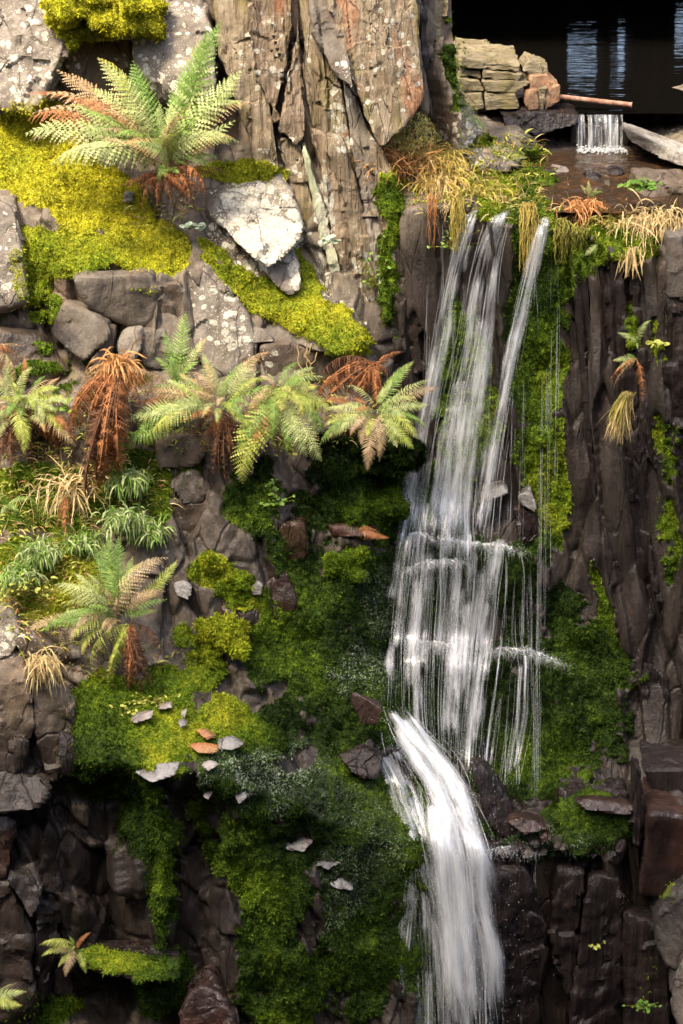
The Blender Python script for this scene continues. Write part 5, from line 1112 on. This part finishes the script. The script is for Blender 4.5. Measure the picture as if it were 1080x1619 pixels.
M['w_gush'] = water_white('white_gush', .46, .92, fu=6, fv=.55)
M['w_cascade'] = water_white('cascade_water', .50, .86, fu=9, fv=.7)
M['w_core'] = water_white('white_core', .33, .78, fu=6, fv=.6)
M['w_foam'] = water_white('splash_foam', .45, .85, fu=14, fv=9)

def curve(ctrl, n, off):
    c = np.array(ctrl, float); s = np.concatenate([[0], np.cumsum(np.hypot(np.diff(c[:, 0]), np.diff(c[:, 1])))]); s /= s[-1]
    t = np.linspace(0, 1, n); q = np.stack([np.interp(t, s, c[:, k]) for k in range(3)], 1)
    ker = np.hanning(2 * (n // 10) + 1); ker /= ker.sum(); h = len(ker) // 2
    for k in range(3):
        ext = np.concatenate([2 * q[0, k] - q[h:0:-1, k], q[:, k], 2 * q[-1, k] - q[-2:-h - 2:-1, k]]); q[:, k] = np.convolve(ext, ker, 'valid')
    y = fall_y(q[:, 0], q[:, 1]); y = np.convolve(np.pad(y, h, 'edge'), ker, 'valid')
    o = np.interp(t, [0, .12, 1], off if len(off) == 3 else [off[0], off[0], off[1]])
    return q, y - o

def sheet_of(ctrl, off, seed, nu=21, n=130, bulge=.4, edge_pow=.8, fade=(.03, .05)):
    q, y = curve(ctrl, n, off); u = np.linspace(-1, 1, nu)
    px = q[:, 0][:, None] + q[:, 2][:, None] * u[None]; py = q[:, 1][:, None] + 0 * px
    wr = q[:, 2][:, None] * 14.8 / FPX
    nz = fbm(np.stack([px.ravel() * .05, py.ravel() * .012, 0 * px.ravel() + seed], 1), 1, 3, seed).reshape(px.shape)
    yy = y[:, None] - wr * bulge * (1 - u[None] ** 2) - .02 * nz
    V = P(px, py, yy).reshape(-1, 3); t = np.linspace(0, 1, n)
    L = np.hypot(np.diff(q[:, 0]), np.diff(q[:, 1])).sum() / 100.0
    e = (1 - np.abs(u)[None] ** 2.2) ** edge_pow * (sstep(0, fade[0], t) * (1 - sstep(1 - fade[1], 1, t)))[:, None]
    fl = np.stack([(u[None] * q[:, 2].mean() / 60 + 0 * px).ravel(), (t[:, None] * L + 0 * px).ravel(), np.full(px.size, float(seed))], 1)
    return V, grid_faces(n, nu), e.ravel(), fl

def strands_of(ctrl, off, cnt, seed, rad=(.0012, .0034), alpha=(.35, .9), spread=.55, tspan=(.15, .8), t0=(0, .85), seg=16, dev=.35, depth=.03, keep=True):
    r = np.random.default_rng(seed); q, y = curve(ctrl, 120, off); tt = np.linspace(0, 1, 120); Vs, Fs, A, b = [], [], [], 0
    for i in range(cnt):
        a0 = r.uniform(*t0); a1 = min(1.0, a0 + r.uniform(*tspan)); t = np.linspace(a0, a1, seg)
        u = np.clip(r.normal() * spread, -1.25, 1.25) + dev * (t - a0) * r.normal()
        px = np.interp(t, tt, q[:, 0]) + u * np.interp(t, tt, q[:, 2]); py = np.interp(t, tt, q[:, 1]); yy = np.interp(t, tt, y) + r.uniform(-1, 1) * depth - .012
        R = r.uniform(*rad) * np.sin(np.pi * np.linspace(.06, .94, seg)) ** .5
        V, F = tube(P(px, py, yy), R, 3); Vs.append(V); Fs.append(F + b); b += len(V)
        A.append(np.repeat(r.uniform(*alpha) * np.sin(np.pi * np.linspace(.1, .9, seg)) ** .5, 3))
    A = np.concatenate(A); return np.concatenate(Vs), np.concatenate(Fs), np.stack([0 * A, 0 * A, A], 1)

wf = empty('waterfall', P(720, 1330, -1.05)); setp(wf, 'tall thin waterfall dropping in three streams over mossy slate into a white gush', 'waterfall')
WL = np.array(wf.location)
def add_sheet(name, parent, mat, *a, **k):
    V, F, e, fl = sheet_of(*a, **k); return obj(name, mesh(name, V - np.array(parent.matrix_world.translation if parent is not wf else WL), F, {'edge': e, 'flow': fl}, True), M[mat], parent)
def add_strands(name, parent, *a, **k):
    V, F, fl = strands_of(*a, **k); return setp(obj(name, mesh(name, V - WL, F, {'flow': fl}, True), M['w_strand'], parent), kind='stuff')
S1 = [(757, 322, 15), (742, 345, 17), (727, 400, 15), (712, 460, 15), (699, 540, 14), (685, 620, 13), (670, 700, 15), (657, 780, 17), (646, 850, 22), (640, 870, 24)]
S2 = [(800, 322, 20), (786, 350, 26), (772, 400, 26), (760, 460, 30), (750, 540, 32), (735, 620, 36), (722, 700, 38), (712, 780, 38), (702, 850, 44), (698, 870, 46)]
S3 = [(864, 338, 14), (855, 365, 16), (842, 420, 16), (824, 500, 18), (810, 570, 18), (798, 640, 18), (786, 710, 20), (776, 780, 22), (766, 850, 28), (762, 870, 30)]
def tongues(parent, mat, ctrl, off, n, wf_, seed, name, spread=.8, len_=(.55, 1.0), drift=.5, jit=2.0, **k):
    """a fall made of several ragged overlapping tongues instead of one curtain"""
    rg = np.random.default_rng(seed); c = np.array(ctrl, float); last = None
    for i in range(n):
        u0 = rg.uniform(-spread, spread) if n > 2 else 0; u1 = np.clip(u0 + drift * rg.normal(), -1.05, 1.05); l = rg.uniform(*len_); a0 = max(0.0, rg.uniform(-.12, 1 - l * .55)) if i else 0; a1 = min(1.0, a0 + l) if i else 1
        tt = np.linspace(0, 1, len(c)); t = np.linspace(a0, a1, 12); q = np.stack([np.interp(t, tt, c[:, j]) for j in range(3)], 1)
        q[:, 0] += q[:, 2] * (u0 + (u1 - u0) * t) + jit * fbm(np.stack([t * 7, 0 * t + i, 0 * t + seed], 1), 1, 3, seed); q[:, 2] *= wf_ * rg.uniform(.6, 1.5) * np.interp(np.linspace(0, 1, 12), [0, .25, 1], [.8, 1, 1.15])
        o_ = np.array(off) + rg.uniform(-.02, .03)
        last = add_sheet(name, parent, mat, [tuple(r_) for r_ in q], tuple(o_), seed * 20 + i, **dict(dict(nu=9, n=90, bulge=.3, fade=(.02 + .1 * (a0 > 0), .16)), **k))
    return last
for i, (S, cnt) in enumerate(((S1, 40), (S2, 90), (S3, 50))):
    o = tongues(wf, 'w_stream', S, (.035, .10, .12), (4, 7, 4)[i], (.62, .5, .62)[i], 3 + i, 'water_stream', spread=(.4, .6, .4)[i], drift=.45)
    tongues(wf, 'w_gush', [(a_, b_, c_ * .9) for a_, b_, c_ in S[:4]], (.04, .08, .10), (3, 5, 3)[i], .6, 13 + i, 'water_stream', spread=.5, len_=(.6, 1.0), fade=(.01, .6))
    add_strands('water_thread', o, S, (.05, .12, .12), cnt, 20 + i, tspan=(.08, .35), alpha=(.06, .32), dev=.5, spread=.45, rad=(.001, .0032))
# thin threads fanning out between the streams, running on over the ledges down to the gush
V1 = [(716, 600, 34), (704, 740, 60), (696, 862, 84), (694, 940, 84), (688, 1020, 80), (684, 1120, 74), (688, 1190, 62)]
V2 = [(660, 790, 18), (648, 870, 22), (640, 940, 26), (632, 1020, 24), (628, 1120, 26)]
V3 = [(708, 840, 40), (702, 900, 44), (694, 1020, 44), (690, 1120, 40), (696, 1200, 34)]
C3 = [(768, 850, 26), (756, 940, 26), (746, 1030, 24), (736, 1140, 22), (727, 1245, 20)]
C5 = [(800, 850, 26), (806, 900, 30), (800, 1010, 34), (800, 1040, 50), (790, 1140, 60), (776, 1250, 50)]
for vi, (cc, n_, w_, cn, mt_) in enumerate(((V1, 9, .14, 70, 'w_veil'), (V2, 5, .45, 40, 'w_stream'), (V3, 7, .34, 60, 'w_stream'), (C3, 5, .5, 50, 'w_stream'), (C5, 6, .12, 30, 'w_veil'))):
    ex = .10 if vi == 1 else 0
    o = tongues(wf, mt_, cc, (.06 + ex, .10 + ex), n_, w_, 40 + vi, 'water_veil', spread=.95, len_=(.35, .9), drift=.12, bulge=.15)
    add_strands('water_thread', o, cc, (.07 + ex, .12 + ex), cn, 31 + vi, tspan=(.12, .6), t0=(0, .8), dev=.08, alpha=(.05, .26), rad=(.0009, .0024))
# single drips over the mossy wall
for i, (x, p0, p1, x1) in enumerate([(872, 380, 900, 868), (882, 400, 760, 880), (858, 520, 1270, 846), (850, 700, 1280, 852), (812, 560, 840, 806), (828, 600, 880, 820), (836, 860, 1030, 838), (800, 860, 1040, 800), (700, 330, 520, 698), (676, 430, 620, 672), (720, 470, 640, 712),
        (780, 430, 690, 770), (845, 380, 520, 850), (865, 560, 1000, 860), (800, 1050, 1280, 798), (820, 1050, 1240, 818), (760, 1050, 1250, 762), (806, 1385, 1640, 800), (822, 1390, 1640, 812), (830, 1400, 1560, 826), (815, 1380, 1500, 808), (845, 1360, 1420, 846), (610, 1250, 1480, 606), (840, 900, 1240, 842)]):
    c = [(x, p0, 3), ((x + x1) / 2, (p0 + p1) / 2, 4), (x1, p1, 5)]
    add_strands('drip', wf, c, (.05, .09), 9, 60 + i, rad=(.0008, .0018), alpha=(.06, .35), tspan=(.12, .6), seg=14, spread=.5, depth=.01)
# the white gush
GS = [(614, 1108, 24), (630, 1150, 40), (660, 1195, 56), (684, 1240, 60), (700, 1300, 52), (718, 1370, 52), (732, 1450, 42), (743, 1540, 38), (750, 1660, 38)]
G_ = [(620, 1116, 20), (640, 1155, 28), (672, 1200, 30), (704, 1245, 30), (722, 1300, 30), (736, 1360, 32), (744, 1440, 28), (752, 1540, 28), (757, 1660, 28)]
o = tongues(wf, 'w_gush', GS, (.10, .13), 16, .34, 21, 'white_gush', spread=.95, len_=(.35, .8), drift=.45, bulge=.5, jit=20.0, fade=(.08, .34))
add_strands('water_thread', o, GS, (.14, .16), 260, 41, rad=(.001, .0042), tspan=(.06, .25), t0=(0, .92), dev=1.1, alpha=(.05, .3), spread=.6, depth=.07)
o = tongues(wf, 'w_core', G_, (.16, .18), 9, .55, 22, 'white_gush', spread=.75, len_=(.4, .85), drift=.45, bulge=.5, jit=14.0, fade=(.08, .3))
add_strands('water_thread', o, G_, (.2, .22), 130, 42, rad=(.0012, .005), tspan=(.06, .25), t0=(0, .9), dev=1.1, alpha=(.06, .35), spread=.6, depth=.07)
G2_ = [(668, 1225, 26), (684, 1320, 46), (690, 1420, 56), (694, 1540, 62), (696, 1660, 66)]
o = tongues(wf, 'w_veil', G2_, (.10, .13), 14, .25, 23, 'water_veil', spread=.95, len_=(.3, .8), drift=.2); add_strands('water_thread', o, G2_, (.12, .15), 130, 43, tspan=(.1, .45), t0=(0, .9), dev=.2, alpha=(.05, .3))
G3_ = [(616, 1220, 26), (614, 1320, 48), (622, 1440, 66), (628, 1660, 80)]
o = tongues(wf, 'w_veil', G3_, (.08, .10), 18, .10, 24, 'water_veil', spread=.95, len_=(.3, .8), drift=.1); add_strands('water_thread', o, G3_, (.09, .12), 170, 44, tspan=(.12, .45), dev=.1, alpha=(.05, .26), rad=(.0009, .0022))
# flying drops round the gush
rg = np.random.default_rng(5); q, y = curve(GS, 120, (.2, .22)); parts = []
for i in range(1500):
    k = rg.integers(0, 120); c = P(q[k, 0] + q[k, 2] * rg.normal() * 1.15, q[k, 1] + rg.normal() * 8, y[k] - abs(rg.normal()) * .06); R_ = rg.uniform(.0006, .0019)
    parts.append((np.array([[1, 0, 0], [-1, 0, 0], [0, 1, 0], [0, -1, 0], [0, 0, 2.6], [0, 0, -2.6]]) * R_ + c, np.array([[0, 2, 4], [2, 1, 4], [1, 3, 4], [3, 0, 4], [2, 0, 5], [1, 2, 5], [3, 1, 5], [0, 3, 5]])))
V, F = join(parts); setp(obj('spray', mesh('spray', V - WL, F, {'flow': np.tile([0, 0, .55], (len(V), 1))}, True), M['w_strand'], wf), kind='stuff')
# splashes on the ledges
def splash(path, n, seed, h=.05, out=.08, drops=420, name='splash', yoff=.06, lw=9):
    r = np.random.default_rng(seed); c = np.array(path, float); t = np.linspace(0, 1, 60)
    px = np.interp(t, np.linspace(0, 1, len(c)), c[:, 0]); py = np.interp(t, np.linspace(0, 1, len(c)), c[:, 1]); y = fall_y(px, py + 6) - yoff
    B = P(px, py, y); nu = 9; a = np.linspace(0, 1, nu)
    lw_ = lw * .0037
    prof = np.stack([0 * a, -lw_ * 2.2 * (a - .3), lw_ * 1.3 * np.sin(a * np.pi) * (1 - .3 * a) - lw_ * .8 * a ** 2], 1)
    amp = .55 + .45 * fbm(np.stack([px * .06, 0 * px + seed, 0 * px], 1), 1, 3, seed)
    V = (B[:, None] + prof[None] * amp[:, None, None] + .004 * r.normal(size=(60, nu, 3))).reshape(-1, 3)
    e = (np.sin(np.pi * np.clip(a, .04, .96))[None] ** .5 * (sstep(0, .12, t) * (1 - sstep(.88, 1, t)))[:, None]).ravel()
    fl = np.stack([np.repeat(px / 60, nu), np.tile(a * .2, 60), np.full(60 * nu, float(seed))], 1)
    o = obj(name, mesh(name, V - WL, grid_faces(60, nu), {'edge': e, 'flow': fl}, True), M['w_foam'], wf)
    parts = []; al = []
    for i in range(n):
        k = r.integers(0, 60); v = np.array([r.normal() * .5, -abs(r.normal()) * .8 - .1, r.uniform(.3, 1.2)]); s = np.linspace(0, 1, 7)
        pts = B[k] + np.array([r.normal() * .01, r.uniform(-.04, .01), 0]) + v * s[:, None] * out * r.uniform(.3, 1) - np.array([0, 0, 1.0]) * (s ** 2 * h * r.uniform(.5, 1.6))[:, None]
        Vq, Fq = tube(pts, r.uniform(.0008, .002) * np.sin(np.pi * (.1 + .8 * s)), 3); parts.append((Vq, Fq)); al.append(np.full(len(Vq), r.uniform(.04, .22)))
    for i in range(drops):
        k = r.integers(0, 60); cpos = B[k] + np.array([r.normal() * .03, -abs(r.normal()) * .05, abs(r.normal()) * h * .7 - .01]); R = r.uniform(.0006, .0018)
        q = np.array([[1, 0, 0], [-1, 0, 0], [0, 1, 0], [0, -1, 0], [0, 0, 1], [0, 0, -1]]) * R + cpos
        parts.append((q, np.array([[0, 2, 4, 4], [2, 1, 4, 4], [1, 3, 4, 4], [3, 0, 4, 4], [2, 0, 5, 5], [1, 2, 5, 5], [3, 1, 5, 5], [0, 3, 5, 5]])[:, :4])); al.append(np.full(6, .8))
    V, F = join(parts); al = np.concatenate(al)
    tri = np.concatenate([F[:, :3], F[:, [0, 2, 3]]]); tri = tri[(tri[:, 0] != tri[:, 1]) & (tri[:, 1] != tri[:, 2]) & (tri[:, 0] != tri[:, 2])]
    setp(obj('spray', mesh('spray', V - WL, tri, {'flow': np.stack([0 * al, 0 * al, al], 1)}, True), M['w_strand'], o), kind='stuff')
splash([(632, 852), (660, 846), (700, 856), (740, 860), (790, 866), (830, 872)], 320, 1, lw=10)
splash([(636, 904), (660, 896), (700, 890), (735, 886)], 260, 2, lw=14, yoff=.09)
splash([(632, 1008), (650, 1012), (690, 1018), (735, 1026)], 240, 3, lw=9)
splash([(770, 1032), (800, 1026), (830, 1030), (860, 1038), (895, 1050)], 260, 4, lw=12)
splash([(592, 1140), (612, 1150), (640, 1180)], 160, 5, lw=16, yoff=.1)
splash([(690, 1236), (720, 1246), (740, 1262)], 160, 6, lw=12, yoff=.12)
splash([(760, 1345), (800, 1340), (850, 1345)], 160, 7, lw=6)

# upper cascade
cs = empty('cascade', P(950, 240, 1.42)); setp(cs, 'small white cascade pouring from the dark pool into the stream', 'waterfall')
CLc = np.array(cs.location); r = np.random.default_rng(8)
def cas(px0, px1, seed, a=.0):
    nu, n = 24, 26; u = np.linspace(0, 1, nu); t = np.linspace(0, 1, n)
    X = px0 + (px1 - px0) * u[None] + 4 * (t[:, None] - .5) * (u[None] - .5); z = 2.052 - .215 * t[:, None] ** 1.6 + 0 * X; yv = 1.50 - .14 * np.sqrt(t)[:, None] + .012 * np.sin(u * 17 + seed)[None] + 0 * X
    base = np.stack([PZ(x, 190, 2.05)[0] for x in (px0, px1)]); x = base[0] + (base[1] - base[0]) * u[None] + 0 * X
    V = np.stack([x, yv, z], -1).reshape(-1, 3); e = ((1 - np.abs(u * 2 - 1) ** 3)[None] * sstep(0, .15, t)[:, None]).ravel()
    fl = np.stack([(u[None] * (px1 - px0) / 42 + 0 * X).ravel(), (t[:, None] * .8 + 0 * X).ravel(), np.full(X.size, float(seed) * 3.7)], 1)
    return obj('water_sheet', mesh('water_sheet', V - CLc, grid_faces(n, nu), {'edge': e, 'flow': fl}, True), M['w_cascade'], cs)
for ci, (xa, xb) in enumerate([(911, 936), (924, 950), (944, 966), (938, 984), (960, 984), (974, 994), (912, 990)]): cas(xa, xb, 31 + ci)
for nm, x0, x1, zz, cnt in (('foam', 912, 990, 1.845, 500),):
    pts = []; 
    for i in range(cnt):
        R = r.uniform(.002, .008); c = PZ(r.uniform(x0, x1), 238, zz); c[1] = 1.33 + r.normal() * .04; c[2] = zz + abs(r.normal()) * .012
        pts.append((np.array([[1, 0, 0], [-1, 0, 0], [0, 1, 0], [0, -1, 0], [0, 0, .6], [0, 0, -.6]]) * R + c, np.array([[0, 2, 4], [2, 1, 4], [1, 3, 4], [3, 0, 4], [2, 0, 5], [1, 2, 5], [3, 1, 5], [0, 3, 5]])))
    V, F = join(pts); setp(obj(nm, mesh(nm, V - CLc, F, {'flow': np.tile([0, 0, .7], (len(V), 1))}, True), M['w_strand'], cs), kind='stuff')
block('weir_stone', [(900, 196), (1000, 196), (1000, 246), (900, 246)], 1.47, .3, 'wetdark', 'dark sill stone behind the small cascade', moss=.3, res=.016)

bpy.context.view_layer.update()
